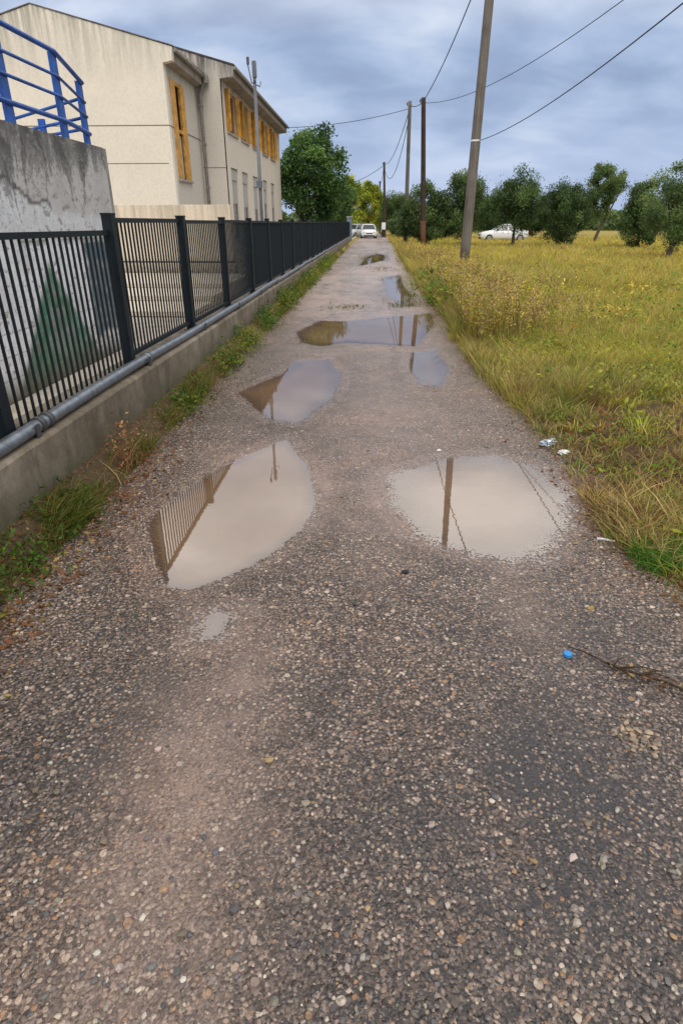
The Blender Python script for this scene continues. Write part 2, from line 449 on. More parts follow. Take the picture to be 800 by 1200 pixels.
# ------------------------------------------------------------------ world + sun
def make_world():
    w = bpy.data.worlds.new('World'); SC.world = w; w.use_nodes = True
    t = NT.__new__(NT); t.t = w.node_tree; t.t.nodes.clear()
    out = t.n('ShaderNodeOutputWorld'); bg = t.n('ShaderNodeBackground'); t.l(bg.outputs[0], out.inputs[0])
    sky = t.n('ShaderNodeTexSky', sky_type='NISHITA'); sky.sun_disc = False
    sky.sun_elevation = R_(SUN_EL); sky.sun_rotation = R_(SUN_ROT); sky.air_density = 1.2; sky.dust_density = 2.
    tc = t.n('ShaderNodeTexCoord'); d = tc.outputs['Generated']; s = t.sep(d)
    el = t.math('MAXIMUM', s[2], 0.)
    den = t.math('ADD', el, .42)
    cx = t.n('ShaderNodeCombineXYZ'); t.l(t.math('DIVIDE', s[0], den), cx.inputs[0]); t.l(t.math('DIVIDE', s[1], den), cx.inputs[1])
    mp = t.n('ShaderNodeMapping'); mp.inputs['Scale'].default_value = (1.5, 2.6, 1); mp.inputs['Location'].default_value = (1.7, .55, 0); mp.inputs['Rotation'].default_value = (0, 0, .25); t.l(cx.outputs[0], mp.inputs[0])
    n1 = t.noise(mp.outputs[0], 1.0, 5, .48, .5); n2 = t.noise(mp.outputs[0], 3.2, 5, .52, .3)
    n = t.math('ADD', t.math('MULTIPLY', n1, .70), t.math('MULTIPLY', n2, .30))
    # overcast layer: blue-grey low down, paler and warmer overhead (values x10: the background strength is 0.1)
    lowd = t.ramp(n, [(.35, (2.7, 3.5, 5.5)), (.44, (3.5, 4.5, 6.7)), (.52, (4.7, 5.8, 8.0)), (.61, (6.7, 7.5, 9.2))])
    high = t.ramp(n, [(.36, (10.0, 9.6, 9.6)), (.50, (13.2, 12.6, 12.2)), (.64, (18.5, 17.4, 16.6))])
    cl = t.mix(t.ramp(el, [(.215, 0.), (.42, 1.)]), lowd, high)
    hz = t.ramp(el, [(0., .9), (.15, 0.)])
    cl = t.mix(hz, cl, (5.1, 6.2, 8.9))
    mx = t.mix(.90, sky.outputs[0], cl)
    t.l(mx, bg.inputs[0]); bg.inputs[1].default_value = .10
SUN_EL, SUN_ROT = 48., 166.
make_world()
sun = bpy.data.lights.new('sun', 'SUN'); so = bpy.data.objects.new('sun', sun); COL.objects.link(so)
sun.energy = 1.5; sun.angle = R_(35); sun.color = (1., .95, .88)
az = R_(SUN_ROT)   # compass direction of the sun: 0 = +Y, clockwise
sd = Vector((math.sin(az) * math.cos(R_(SUN_EL)), math.cos(az) * math.cos(R_(SUN_EL)), math.sin(R_(SUN_EL))))
so.rotation_euler = sd.to_track_quat('Z', 'Y').to_euler()
SC.view_settings.view_transform = 'Standard'; SC.view_settings.look = 'None'; SC.view_settings.exposure = 0.0; SC.view_settings.gamma = 1.0

# ------------------------------------------------------------------ road and puddles
WATER_Z = -.010
PUD = [
 ('long muddy puddle nearest the fence reflecting its dark bars', [(-1.29,3.13),(-1.3,3.25),(-1.15,3.85),(-.9,4.33),(-.68,4.66),(-.43,4.08),(-.33,3.55),(-.37,3.06),(-.5,2.81),(-.61,2.65),(-.84,2.41),(-.97,2.43),(-1.11,2.64)], .32),
 ('smallest puddle, a shallow pale patch below the long fence-side one', [(-.73,2.24),(-.58,2.27),(-.61,2.09),(-.69,2.02)], .16),
 ('round pale puddle beside the grass reflecting the leaning pole', [(.12,3.94),(.57,4.3),(.97,4.40),(1.28,4.08),(1.33,3.63),(1.18,3.14),(.98,2.86),(.77,2.74),(.56,2.80),(.28,3.02),(.14,3.44)], .06),
 ('muddy puddle on the fence side, second along the road', [(-1.38,6.19),(-1.04,7.04),(-.98,7.78),(-.54,7.9),(-.33,6.94),(-.37,5.99),(-.62,5.11),(-.87,5.23),(-1.14,5.64)], .14),
 ('widest puddle spanning most of the road further along', [(-1.25,10.06),(-.93,11.32),(-.41,11.24),(.08,11.7),(1.17,12.4),(1.14,11.11),(.69,8.87),(.07,9.05),(-.37,9.17),(-.73,8.8),(-1.07,9.13)], .10),
 ('small puddle just in front of the widest one, on its grass side', [(.54,8.42),(.91,8.6),(.98,7.46),(.79,6.5),(.54,6.55),(.47,7.44)], .09),
 ('thin far puddle down the grass side of the road', [(.34,20.87),(1.0,21.96),(.93,16.79),(.94,13.69),(.58,13.4),(.40,15.72)], .07),
 ('faint farthest puddle on the road well before the car', [(-.5,27),(.5,31),(.75,36),(.2,38),(-.35,33)], .05),
]
def pud_all(x, y):
    """road drop, wetness and, per puddle, the signed distance"""
    best = np.full(x.shape, -9.); dep = np.zeros(x.shape)
    for _, poly, k in PUD:
        xs = [p[0] for p in poly]; ys = [p[1] for p in poly]
        m = (x > min(xs) - 1.2) & (x < max(xs) + 1.2) & (y > min(ys) - 1.2) & (y < max(ys) + 1.2)
        if not m.any(): continue
        s = sdf(x[m], y[m], poly)
        scl = max(1., np.mean(ys) / 6.)
        s = s + .05 * scl * fbm(x[m] * 4 / scl, y[m] * 3 / scl, 3, 31) * 1.3 + .016 * fbm(x[m] * 22, y[m] * 18, 2, 77)
        better = s > best[m]
        b = best[m]; b[better] = s[better]; best[m] = b
        dd = np.where(s > 0, .034 * (1 - np.exp(-s * k * 1.3 / .034)), 0.)
        dep[m] = np.maximum(dep[m], dd)
    return best, dep
def road_z(x, y):
    best, dep = pud_all(x, y)
    out = np.maximum(-best, 0)
    rise = .012 * sstep(0, .35, out) + .022 * sstep(.25, 1.2, out)
    z = WATER_Z + rise - dep
    z = z + .020 * fbm(x * 1.1, y * .8, 3, 5) * sstep(0, .7, out)
    z = z + (.0035 + .005 * sstep(.1, .4, out)) * fbm(x * 9, y * 9, 3, 9) + .0045 * fbm(x * 30, y * 30, 2, 12)
    edge = np.maximum(np.maximum(-1.55 - x, x - 1.35), 0)
    z = z - .10 * edge ** 1.5
    return z, best
def steps(a, b, d0, g):
    r = [a]
    while r[-1] < b: r.append(r[-1] + max(d0, g * abs(r[-1])))
    return np.array(r)
def grid_mesh(xs, ys, zfun):
    X, Y = np.meshgrid(xs, ys); x = X.ravel(); y = Y.ravel()
    z, extra = zfun(x, y)
    nx, ny = len(xs), len(ys)
    i = np.arange((ny - 1) * (nx - 1)); r = i // (nx - 1); c = i % (nx - 1)
    a = r * nx + c
    Q = np.stack([a, a + 1, a + nx + 1, a + nx], 1)
    return np.stack([x, y, z], 1), Q, extra
rx = np.arange(-1.95, 1.98, .022); ry = steps(-3., .3, .1, 0); ry = np.concatenate([np.arange(-3, .3, .1), steps(.3, 105, .016, .0042)])
def rz_(x, y):
    z, best = road_z(x, y)
    return z, best
V, Q, best = grid_mesh(rx, ry, rz_)
x, y = V[:, 0], V[:, 1]
wet = np.exp(-np.maximum(-best, 0) / .10) * .9 + .35 * np.exp(-np.maximum(-best, 0) / .5)
wet = np.clip(wet + .45 * sstep(6, 14, y) * sstep(-.12, .12, fbm(x * 1.6, y * .35, 4, 55)) + .5 * sstep(.05, .25, fbm(x * 1.3, y * .5, 4, 51)) * 0.6, 0, 1)
def blob(cx, cy, rx_, ry_, ang=0):
    ca, sa = math.cos(ang), math.sin(ang); u = (x - cx) * ca + (y - cy) * sa; v = -(x - cx) * sa + (y - cy) * ca
    return np.exp(-(u / rx_) ** 2 - (v / ry_) ** 2)
silt_glare = 1.0 * blob(-.52, 1.25, .26, .75, .12) + .5 * blob(-.45, 1.9, .10, .3) + .5 * blob(.72, 2.35, .14, .4) + .45 * blob(.3, 5.2, .5, 1.) + 1.0 * sstep(6, 15, y)  # blobs are silt; the far term paints wet glare as paleness
silt_glare += .62 * sstep(2.3, 4.5, y) * (1 - np.abs(x - .1) / 1.6).clip(0, 1) * np.clip(.75 + 1.6 * fbm(x * 1.6, y * .8, 4, 66), 0, 1)
silt_glare = np.clip(silt_glare + .25 * (best > -.12) + .4 * sstep(.10, .26, fbm(x * .9, y * .6, 4, 61)), 0, 1)
bitu = sstep(.05, .35, -best) * np.clip(.95 * blob(.35, 1.0, .6, .65, .1) + .3 * blob(-.95, 1.7, .3, .5) + .6 * blob(.95, 2.2, .3, .4) + .3 * blob(-1.1, 1.2, .3, .5) + .45 * sstep(.05, .25, fbm(x * 1.4, y * 1.1, 4, 71)), 0, 1)
me = np_mesh('road', V, Q, None, M['road'], None, True, {'wet': wet, 'silt_glare': silt_glare, 'bitumen': bitu})
tag(link('road', me), kind='structure', label='wet gravelly tarmac lane with potholes')

def make_puddle(label, poly, k):
    cx = np.mean([p[0] for p in poly]); cy = np.mean([p[1] for p in poly])
    xs = [p[0] for p in poly]; ys = [p[1] for p in poly]
    far = max(1., cy / 6.)
    gx = np.arange(min(xs) - .2, max(xs) + .2, .014 * far ** .5); gy = np.arange(min(ys) - .25, max(ys) + .25, .018 * far)
    X, Y = np.meshgrid(gx, gy); fx = X.ravel(); fy = Y.ravel()
    z, _ = road_z(fx, fy)
    s = sdf(fx, fy, poly)
    d = WATER_Z - z
    keep = (s > -.20) & (d > -.012)
    keep = keep.reshape(X.shape)
    cell = keep[:-1, :-1] & keep[1:, :-1] & keep[:-1, 1:] & keep[1:, 1:]
    nx = X.shape[1]
    r, c = np.nonzero(cell); a = r * nx + c
    Q = np.stack([a, a + 1, a + nx + 1, a + nx], 1)
    used = np.unique(Q); mp = -np.ones(X.size, np.int64); mp[used] = np.arange(len(used))
    V = np.stack([fx - cx, fy - cy, np.zeros_like(fx)], 1)[used]
    me = np_mesh('puddle', V, mp[Q], None, M['water'], None, True, {'depth': np.clip(d[used] / .022, 0, 1)})
    o = link('puddle', me, None, (cx, cy, WATER_Z))
    tag(o, label, 'puddle', 'puddles along the lane')
for p in PUD: make_puddle(*p)

# ------------------------------------------------------------------ ground sheet
def ground_z(x, y):
    e = .10 * fbm(y * .7, x * .4, 4, 3) * 2
    right = 1.40 + e - .10 * sstep(5.5, 7.5, y) * (1 - sstep(9.8, 11, y)) + .12 * sstep(20, 60, y)
    right = np.where(y < 3.2, np.maximum(right, 1.30 + .35 * (3.2 - y)), right)
    left = -1.66 + .6 * e * .6
    z = np.full(np.shape(x), -.16)
    z = np.where(x > right - .18, -.16 + .15 * sstep(-.18, .0, x - right), z)
    z = z + np.where(x > right, .05 * sstep(0, 1., x - right) + .05 * fbm(x * .5, y * .5, 3, 8) + .02 * fbm(x * 5, y * 5, 2, 4), 0)
    zl = -.16 + .155 * sstep(-.2, 0, left - x) + .18 * sstep(0, .26, left - x) + .03 * fbm(x * 6, y * 6, 3, 15)
    z = np.where(x < 0, zl, z)
    z = np.where(x < -2.12, -.01, z)
    return z
gx = np.concatenate([-steps(2.3, 700, .4, .18)[::-1], np.arange(-2.25, -1.2, .04), np.arange(-1.2, 1.0, .3), np.arange(1.0, 2.6, .04), steps(2.6, 700, .10, .06)])
gy = np.concatenate([[-60, -20, -8], np.arange(-3, .5, .5), steps(.5, 900, .06, .022)])
V, Q, _ = grid_mesh(gx, gy, lambda x, y: (ground_z(x, y), None))
tag(link('ground', np_mesh('ground', V, Q, None, M['ground'], None, True)), kind='structure', label='rough field and verge soil')

# ------------------------------------------------------------------ blades of grass (vectorised)
def blades(px, py, pz, h, w, col, lean=.5, dirn=None, tip=None, segs=2):
    n = len(px)
    a = rng.uniform(0, 2 * np.pi, n) if dirn is None else dirn
    lx, ly = np.cos(a), np.sin(a)
    ln = lean * rng.uniform(.25, 1.35, n) * h
    fa = rng.uniform(0, np.pi, n); wx, wy = np.cos(fa) * w / 2, np.sin(fa) * w / 2
    ts = [0, .5, 1.] if segs == 2 else [0, .35, .7, 1.]
    rows = []; cols = []
    tipc = col if tip is None else tip
    for t in ts:
        cx = px + lx * ln * t ** 1.8; cy = py + ly * ln * t ** 1.8; cz = pz + h * (t - .28 * np.minimum(lean, 1.2) * t * t)
        k = 1 - .35 * t
        c = col * (1 - t) + tipc * t
        if t < 1:
            rows.append(np.stack([cx - wx * k, cy - wy * k, cz], 1)); rows.append(np.stack([cx + wx * k, cy + wy * k, cz], 1)); cols += [c, c]
        else:
            rows.append(np.stack([cx, cy, cz], 1)); cols.append(c)
    m = len(rows)
    V = np.stack(rows, 1).reshape(-1, 3); C = np.stack(cols, 1).reshape(-1, 3)
    b = np.arange(n) * m
    Q = [np.stack([b + 2 * k, b + 2 * k + 1, b + 2 * k + 3, b + 2 * k + 2], 1) for k in range(len(ts) - 2)]
    k = 2 * (len(ts) - 2)
    T = np.stack([b + k, b + k + 1, b + k + 2], 1)
    return V, np.concatenate(Q), T, C
def merge(parts):
    V = []; Q = []; T = []; C = []; o = 0
    for v, q, t, c in parts:
        V.append(v); C.append(c)
        if q is not None and len(q): Q.append(q + o)
        if t is not None and len(t): T.append(t + o)
        o += len(v)
    return np.concatenate(V), (np.concatenate(Q) if Q else None), (np.concatenate(T) if T else None), np.concatenate(C)
def leaves(c, size, nrm_up=.5, col=None, aspect=.5):
    """rhombic leaves at centres c"""
    n = len(c)
    nrm = rng.normal(size=(n, 3)); nrm[:, 2] = np.abs(nrm[:, 2]) + nrm_up; nrm /= np.linalg.norm(nrm, axis=1)[:, None]
    a = rng.normal(size=(n, 3)); u = np.cross(nrm, a); u /= np.linalg.norm(u, axis=1)[:, None] + 1e-9; v = np.cross(nrm, u)
    s = size[:, None]
    V = np.stack([c - u * s, c + v * s * aspect - u * s * .1, c + u * s, c - v * s * aspect - u * s * .1], 1).reshape(-1, 3)
    b = np.arange(n) * 4
    return V, np.stack([b, b + 1, b + 2, b + 3], 1), None, np.repeat(col, 4, 0)
GOLD = np.array((.68, .53, .085)); STRAW = np.array((.56, .42, .18)); OLIVE = np.array((.30, .33, .035)); GREEN = np.array((.12, .23, .025)); LIME = np.array((.40, .43, .050)); BROWN = np.array((.17, .085, .040)); RUST = np.array((.24, .105, .045)); BRIGHT = np.array((.075, .215, .020))
def pick(w, cols):
    """w (n,k) weights -> colours (n,3)"""
    w = w / w.sum(1, keepdims=True); cs = np.cumsum(w, 1); r = rng.uniform(size=(len(w), 1))
    i = (r > cs).sum(1).clip(0, len(cols) - 1)
    return np.array(cols)[i] * rng.uniform(.65, 1.3, (len(w), 1)) * rng.uniform(.92, 1.08, (len(w), 3))
def right_edge(y):
    e = .10 * fbm(y * .7, np.full_like(y, .56), 4, 3) * 2
    r = 1.40 + e - .10 * sstep(5.5, 7.5, y) * (1 - sstep(9.8, 11, y)) + .12 * sstep(20, 60, y)
    return np.where(y < 3.2, np.maximum(r, 1.30 + .35 * (3.2 - y)), r)
def field_zone(n, y0, y1, wmul, hmul=1., powr=1.):
    u = rng.uniform(size=n); y = 1. / (1. / y0 + u * (1. / y1 - 1. / y0)) if powr > 0 else y0 + u * (y1 - y0)
    re = right_edge(y)
    x = re - .04 + rng.uniform(0, 1, n) ** 1.35 * (y * .56 + 2.6 - re)
    d = x - re
    p1 = fbm(x * .55, y * .35, 4, 21); p2 = fbm(x * 1.8, y * 1.1, 3, 22); p3 = fbm(x * .9 + 9, y * .45, 3, 23); tuft = vnoise(x * 3.2, y * 3.2, 24)
    keep = rng.uniform(size=n) < np.clip(.25 + tuft * 1.1 + .25 * sstep(.3, 2, d), .1, 1) * sstep(-.08, .35, d + .25 * p2)
    x, y, d, p1, p2, p3, tuft = [q[keep] for q in (x, y, d, p1, p2, p3, tuft)]
    near = 1 - sstep(3.5, 8, y); mid = sstep(4.5, 6.5, y) * (1 - sstep(9, 15, y))
    edge = 1 - sstep(.1, .9, d)
    tall = (1 - sstep(1., 2.6, d)) * sstep(9, 12, y)
    h = (.07 + .17 * tuft + .05 * sstep(.1, .6, d)) * near + (1 - near) * (.16 + .16 * tuft + .10 * sstep(10, 25, y))
    h = h * (1 + .8 * p2) * rng.uniform(.55, 1.3, len(x))
    h = h + tall * rng.uniform(0, .42, len(x)) * (tuft > .35)
    h = np.maximum(h, .03) * hmul
    wts = np.stack([.15 + 1.0 * (1 - near) * np.clip(1 + 5 * p1, .15, 2.4), .22 + .5 * near + 1.0 * np.maximum(p3, 0) * 3 + .5 * tall, .55 + .5 * mid + .4 * near, .12 + .75 * mid * (p1 < .05) + .55 * near * np.maximum(-p1, 0) * 4, .30 + .9 * mid * (p3 < 0) + .2 * (1 - near), .10 + .55 * edge * near + .40 * near * (p2 > .05) + .3 * tall, .05 + .25 * near * edge], 1)
    c = pick(np.maximum(wts, .01), [GOLD, STRAW, OLIVE, GREEN, LIME, BROWN, RUST])
    tip = c * .6 + .4 * np.where(rng.uniform(size=(len(x), 1)) < .5, GOLD, STRAW)
    z = ground_z(x, y) - .01
    w = wmul * (.0035 + .00042 * y) * rng.uniform(.6, 1.4, len(x))
    return blades(x, y, z, h, w, c, .75, tip=tip)
def tufts(n, y0, y1, xspan, nb, rad, hr, lean, seed):
    """separate tussocks: every one has its own colour, height and spread"""
    u = rng.uniform(size=n); cy = 1. / (1. / y0 + u * (1. / y1 - 1. / y0)); re = right_edge(cy)
    cx = re + .02 + rng.uniform(0, 1, n) ** 1.3 * (cy * .56 + xspan - re)
    d = cx - re; p1 = fbm(cx * .8, cy * .6, 4, seed); p2 = fbm(cx * 1.9, cy * 1.5, 3, seed + 5)
    k = rng.uniform(size=n) < np.clip(.62 + 2.6 * p2, .12, 1); cx, cy, d, p1, p2 = [q[k] for q in (cx, cy, d, p1, p2)]
    n = len(cx)
    near = 1 - sstep(4.5, 7, cy)
    w = np.stack([.25 + .7 * (1 - near), .35 + .4 * near, .9 + 0 * p1, .28 + np.maximum(p1, 0) * 5, .45 + (1 - near) * .7, .16 + near * np.maximum(-p1 + .05, 0) * 3.5, .14 + near * np.maximum(-p1 + .05, 0) * 3.0], 1)
    tc = pick(w, [GOLD * .85, STRAW, OLIVE, GREEN, LIME, BROWN, RUST])
    th = rng.uniform(*hr, n) * (1 + 1.2 * np.maximum(p2, -.4))
    rep = lambda q: np.repeat(q, nb, axis=0)
    a = rng.uniform(0, 2 * np.pi, n * nb); rr_ = np.abs(rng.normal(0, 1, n * nb)) * rep(rad * rng.uniform(.5, 1.3, n))
    x = rep(cx) + np.cos(a) * rr_; y = rep(cy) + np.sin(a) * rr_
    h = rep(th) * rng.uniform(.35, 1.2, n * nb)
    c = rep(tc) * rng.uniform(.6, 1.35, (n * nb, 1)); alt = rng.uniform(size=n * nb) < .22
    c[alt] = STRAW * rng.uniform(.5, 1.2, (alt.sum(), 1))
    wd = (.0028 + .0005 * y) * rng.uniform(.6, 1.5, n * nb)
    return blades(x, y, ground_z(x, y) - .01, h, wd, c, lean, dirn=a + rng.normal(0, .5, n * nb), tip=c * .75 + STRAW * .25, segs=3)
def verge_tufts(n):
    """rank taller growth along the lane edge"""
    y = 1. / rng.uniform(1 / 42., 1 / 5.5, n); re = right_edge(y); x = re + .02 + np.abs(rng.normal(0, .38, n))
    th = rng.uniform(.18, .56, n) * (.55 + .75 * sstep(6, 14, y)) * (.6 + .8 * vnoise(x * 2, y * .8, 601))
    nb = 36; tc = pick(np.tile([[.15, .3, .55, .3, .2, .2, .12]], (n, 1)), [GOLD * .8, STRAW * .8, OLIVE * .75, GREEN * .7, LIME * .8, BROWN, RUST])
    rep = lambda q: np.repeat(q, nb, axis=0)
    a = rng.uniform(0, 2 * np.pi, n * nb); q = np.abs(rng.normal(0, 1, n * nb)) * rep(.05 + .004 * y)
    xx = rep(x) + np.cos(a) * q; yy = rep(y) + np.sin(a) * q
    c = rep(tc) * rng.uniform(.55, 1.35, (n * nb, 1))
    return blades(xx, yy, ground_z(xx, yy) - .01, rep(th) * rng.uniform(.4, 1.2, n * nb), (.003 + .0004 * yy) * rng.uniform(.6, 1.5, n * nb), c, .6, dirn=a, tip=c * .7 + STRAW * .3, segs=3)
def thatch(n, y0, y1):
    """flattened dead stalks between the tussocks"""
    u = rng.uniform(size=n); y = 1. / (1. / y0 + u * (1. / y1 - 1. / y0)); re = right_edge(y); x = re - .08 + rng.uniform(0, 1, n) ** 1.3 * (y * .56 + 2.4 - re)
    c = pick(np.tile([[.4, .3, .2, .15]], (n, 1)), [BROWN, RUST, STRAW * .7, OLIVE * .4])
    return blades(x, y, ground_z(x, y) + .002, rng.uniform(.015, .05, n), rng.uniform(.003, .006, n) * (1 + .06 * y), c, 3.2)
parts = [thatch(42000, 2.0, 10.), tufts(3300, 2.0, 9.5, 2.6, 34, .060, (.06, .24), .95, 500), tufts(3600, 6.0, 17., 2.6, 34, .09, (.09, .27), .5, 520), field_zone(9000, 2.0, 8., .9, .8), field_zone(62000, 7., 20., 1.1), field_zone(92000, 18., 75., 1.35), tufts(2600, 16., 48., 2.6, 26, .20, (.25, .52), .7, 540), verge_tufts(900)]
# low weeds growing out of the far tarmac
for cx_, cy_, sx_, sy_, n_ in ((-.15, 33.5, .35, 1.6, 500), (.95, 15.6, .10, .8, 200), (.70, 13.7, .18, .3, 160), (-.5, 13.0, .25, .25, 120), (.3, 24.5, .3, .7, 200)):
    ax = rng.normal(cx_, sx_, n_); ay = rng.normal(cy_, sy_, n_)
    parts.append(blades(ax, ay, road_z(ax, ay)[0] - .01, rng.uniform(.03, .10, n_), rng.uniform(.01, .02, n_), pick(np.ones((n_, 3)), [GREEN * .6, OLIVE * .5, BROWN]), 1.2))
# bright fresh grass patch at the road edge
n = 4200
ax = rng.normal(1.64, .17, n); ay = rng.normal(2.80, .085, n)
k = ax > 1.36 + .08 * rng.uniform(size=n); ax, ay = ax[k], ay[k]
parts.append(blades(ax, ay, np.maximum(ground_z(ax, ay), road_z(ax, ay)[0]) - .005, rng.uniform(.04, .11, len(ax)), rng.uniform(.003, .006, len(ax)), np.tile(BRIGHT, (len(ax), 1)) * rng.uniform(.6, 1.3, (len(ax), 1)), .9))
# broad green weeds in the mid field
def rosettes(n, xr, yr, sz, cols, flat=.9, per=26, hgt=.16):
    cx = rng.uniform(*xr, n); cy = rng.uniform(*yr, n)
    k = cx > right_edge(cy) + .1; cx, cy = cx[k], cy[k]; n = len(cx)
    s = sz * rng.uniform(.5, 1.4, n)
    o = rng.normal(size=(n, per, 3)) * np.array([1, 1, .0]) * s[:, None, None] * 1.5
    o[:, :, 2] = rng.uniform(.1, 1, (n, per)) * hgt * (s / sz)[:, None]
    c = np.stack([cx, cy, ground_z(cx, cy)], 1)[:, None, :] + o
    base = np.array(cols)[rng.integers(0, len(cols), n)][:, None, :] * rng.uniform(.6, 1.35, (n, per, 1))
    return leaves(c.reshape(-1, 3), np.repeat(s, per) * rng.uniform(.3, .75, n * per), flat, base.reshape(-1, 3), .42)
parts.append(rosettes(700, (1.4, 6.5), (5.6, 11.), .042, [GREEN, LIME * .8, OLIVE, LIME * .7], hgt=.2))
parts.append(rosettes(260, (1.4, 3.6), (2.7, 5.5), .040, [GREEN, OLIVE, BROWN, RUST], per=16, hgt=.07))
parts.append(rosettes(300, (1.4, 12.), (10., 24.), .07, [GREEN, LIME * .8, OLIVE, GOLD], hgt=.3))
# dark green weeds hugging the road edge, Y 11-18
parts.append(rosettes(150, (1.4, 2.3), (10.5, 19.), .13, [GREEN * .7, GREEN, OLIVE * .8], per=34, hgt=.4))
V, Q, T, C = merge(parts)
tag(link('grass', np_mesh('grass', V, Q, T, M['grass'], C, False)), kind='stuff', label='dry yellow and green grass covering the field')

# tall feathery stems along the road edge (seed heads)
n = 2600
y = 1. / rng.uniform(1 / 30., 1 / 8.5, n); x = right_edge(y) + .12 + np.abs(rng.normal(0, .62, n))
h = rng.uniform(.40, .82, n) * (.75 + .5 * vnoise(x * 2, y * 1.2, 81)); z = ground_z(x, y)
st = blades(x, y, z, h, .004 + .0003 * y, pick(np.tile([[.5, .4, .3]], (n, 1)), [STRAW, OLIVE, BROWN]), .30)
per = 16
ang = rng.uniform(0, 2 * np.pi, n)
tt = rng.uniform(.55, 1.0, (n, per))
c = np.stack([x[:, None] + rng.normal(0, .025, (n, per)) + .22 * np.cos(ang)[:, None] * h[:, None] * tt ** 2 * .7, y[:, None] + rng.normal(0, .025, (n, per)) + .2 * np.sin(ang)[:, None] * h[:, None] * tt ** 2 * .7, z[:, None] + h[:, None] * tt * .96], 2)
hc = pick(np.tile([[.45, .35, .3, .2]], (n, 1)), [STRAW, BROWN * 1.5, OLIVE, GOLD])
hd = leaves(c.reshape(-1, 3), rng.uniform(.010, .026, n * per) * np.repeat(.7 + .03 * y, per), .0, np.repeat(hc, per, 0), .38)
V, Q, T, C = merge([st, hd])
tag(link('tall_grass', np_mesh('tall_grass', V, Q, T, M['grass'], C)), kind='stuff', label='tall feathery seeding grass along the lane edge')

# weeds on the verge under the concrete wall
def verge():
    P = []
    n = 46000
    y = 1. / rng.uniform(1 / 48., 1 / 1.2, n); left = -1.66
    x = np.where(rng.uniform(size=n) < .4, left - .01 - np.abs(rng.normal(0, .09, n)), rng.uniform(-1.88, -1.68, n)); x = np.maximum(x, -1.88)
    cl = fbm(y * .8, x * 2, 4, 41); cl2 = vnoise(y * 2.6, x * 3, 42)
    k = rng.uniform(size=n) < np.clip(.24 + 5.0 * cl + .8 * (cl2 - .45), .04, 1)
    x, y, cl, cl2 = x[k], y[k], cl[k], cl2[k]
    h = (.05 + .15 * np.clip(cl + .25, 0, 1) + .07 * cl2) * rng.uniform(.5, 1.4, len(x)) * (1 + .2 * sstep(8, 20, y))
    c = pick(np.stack([.5 + 0 * x, .35 + 0 * x, .18 + .25 * (cl2 < .4), .12 + .2 * (cl < 0)], 1), [GREEN * .62, OLIVE * .5, STRAW * .5, RUST * .8])
    P.append(blades(x, y, ground_z(x, y) - .01, h, (.004 + .0004 * y) * rng.uniform(.7, 1.4, len(x)), c, 1.0))
    # leafy weeds
    for (cy, cnt, rad, hh, cols) in ((2.5, 40, .16, .08, [GREEN * .75, GREEN]), (3.1, 35, .14, .09, [GREEN * .6, GREEN * .8]), (2.0, 40, .14, .09, [GREEN, LIME * .6]), (5.6, 45, .22, .13, [GREEN * .8, OLIVE * .7]), (7.3, 70, .28, .19, [GREEN, LIME * .7, GREEN * .7]), (8.6, 60, .3, .18, [GREEN, OLIVE]), (10.5, 70, .4, .2, [GREEN, GREEN * .7]), (13., 120, .8, .26, [GREEN, OLIVE * .8]), (17., 150, 1.5, .28, [GREEN, LIME * .6]), (24., 170, 3., .32, [GREEN, OLIVE])):
        per = 12
        cx = np.clip(rng.normal(-1.73, .08, cnt), -1.87, -1.58); yy = rng.normal(cy, rad, cnt)
        o = rng.normal(size=(cnt, per, 3)) * np.array([.035, .045, 0]) * (1 + cy * .04)
        o[:, :, 2] = rng.uniform(.05, 1, (cnt, per)) * hh
        c = np.stack([cx, yy, ground_z(cx, yy)], 1)[:, None] + o
        c[:, :, 0] = np.maximum(c[:, :, 0], -1.865)
        base = .72 * np.array(cols)[rng.integers(0, len(cols), cnt)][:, None] * rng.uniform(.55, 1.35, (cnt, per, 1))
        P.append(leaves(c.reshape(-1, 3), rng.uniform(.008, .020, cnt * per) * (1 + cy * .05), .5, base.reshape(-1, 3), .5))
    V, Q, T, C = merge(P)
    tag(link('verge_weeds', np_mesh('verge_weeds', V, Q, T, M['grass'], C)), kind='stuff', label='green weeds along the foot of the concrete wall')
verge()

# a dry reddish weed clump near the long puddle
def dry_weed(name, label, cx, cy, n, hmax, cols, spread):
    a = rng.uniform(0, 2 * np.pi, n); r = np.abs(rng.normal(0, spread, n))
    x = np.maximum(np.cos(a) * r, -1.865 - cx); y = np.sin(a) * r * 1.4
    P = [blades(x, y, np.zeros(n), hmax * rng.uniform(.3, 1, n), rng.uniform(.003, .006, n), pick(np.ones((n, len(cols))), cols), .9, segs=3)]
    m = n * 5
    a = rng.uniform(0, 2 * np.pi, m); r = np.abs(rng.normal(0, spread, m))
    c = np.stack([np.maximum(np.cos(a) * r, -1.865 - cx), np.sin(a) * r * 1.4, rng.uniform(0, 1, m) ** 1.5 * hmax], 1)
    P.append(leaves(c, rng.uniform(.006, .018, m), .2, pick(np.ones((m, len(cols))), cols), .45))
    V, Q, T, C = merge(P)
    z = float(ground_z(np.array([cx]), np.array([cy]))[0])
    tag(link(name, np_mesh(name, V, Q, T, M['grass'], C), None, (cx, cy, z)), label, 'weed')
dry_weed('dry_weed', 'tall rust brown dry weed against the wall above the white ball', -1.72, 3.95, 90, .34, [RUST, RUST * 1.6, BROWN * 1.2, STRAW * .8], .14)
dry_weed('dry_weed', 'low russet dry weed spilling onto the tarmac beside the long puddle', -1.58, 3.42, 120, .10, [RUST, BROWN, RUST * 1.4], .13)

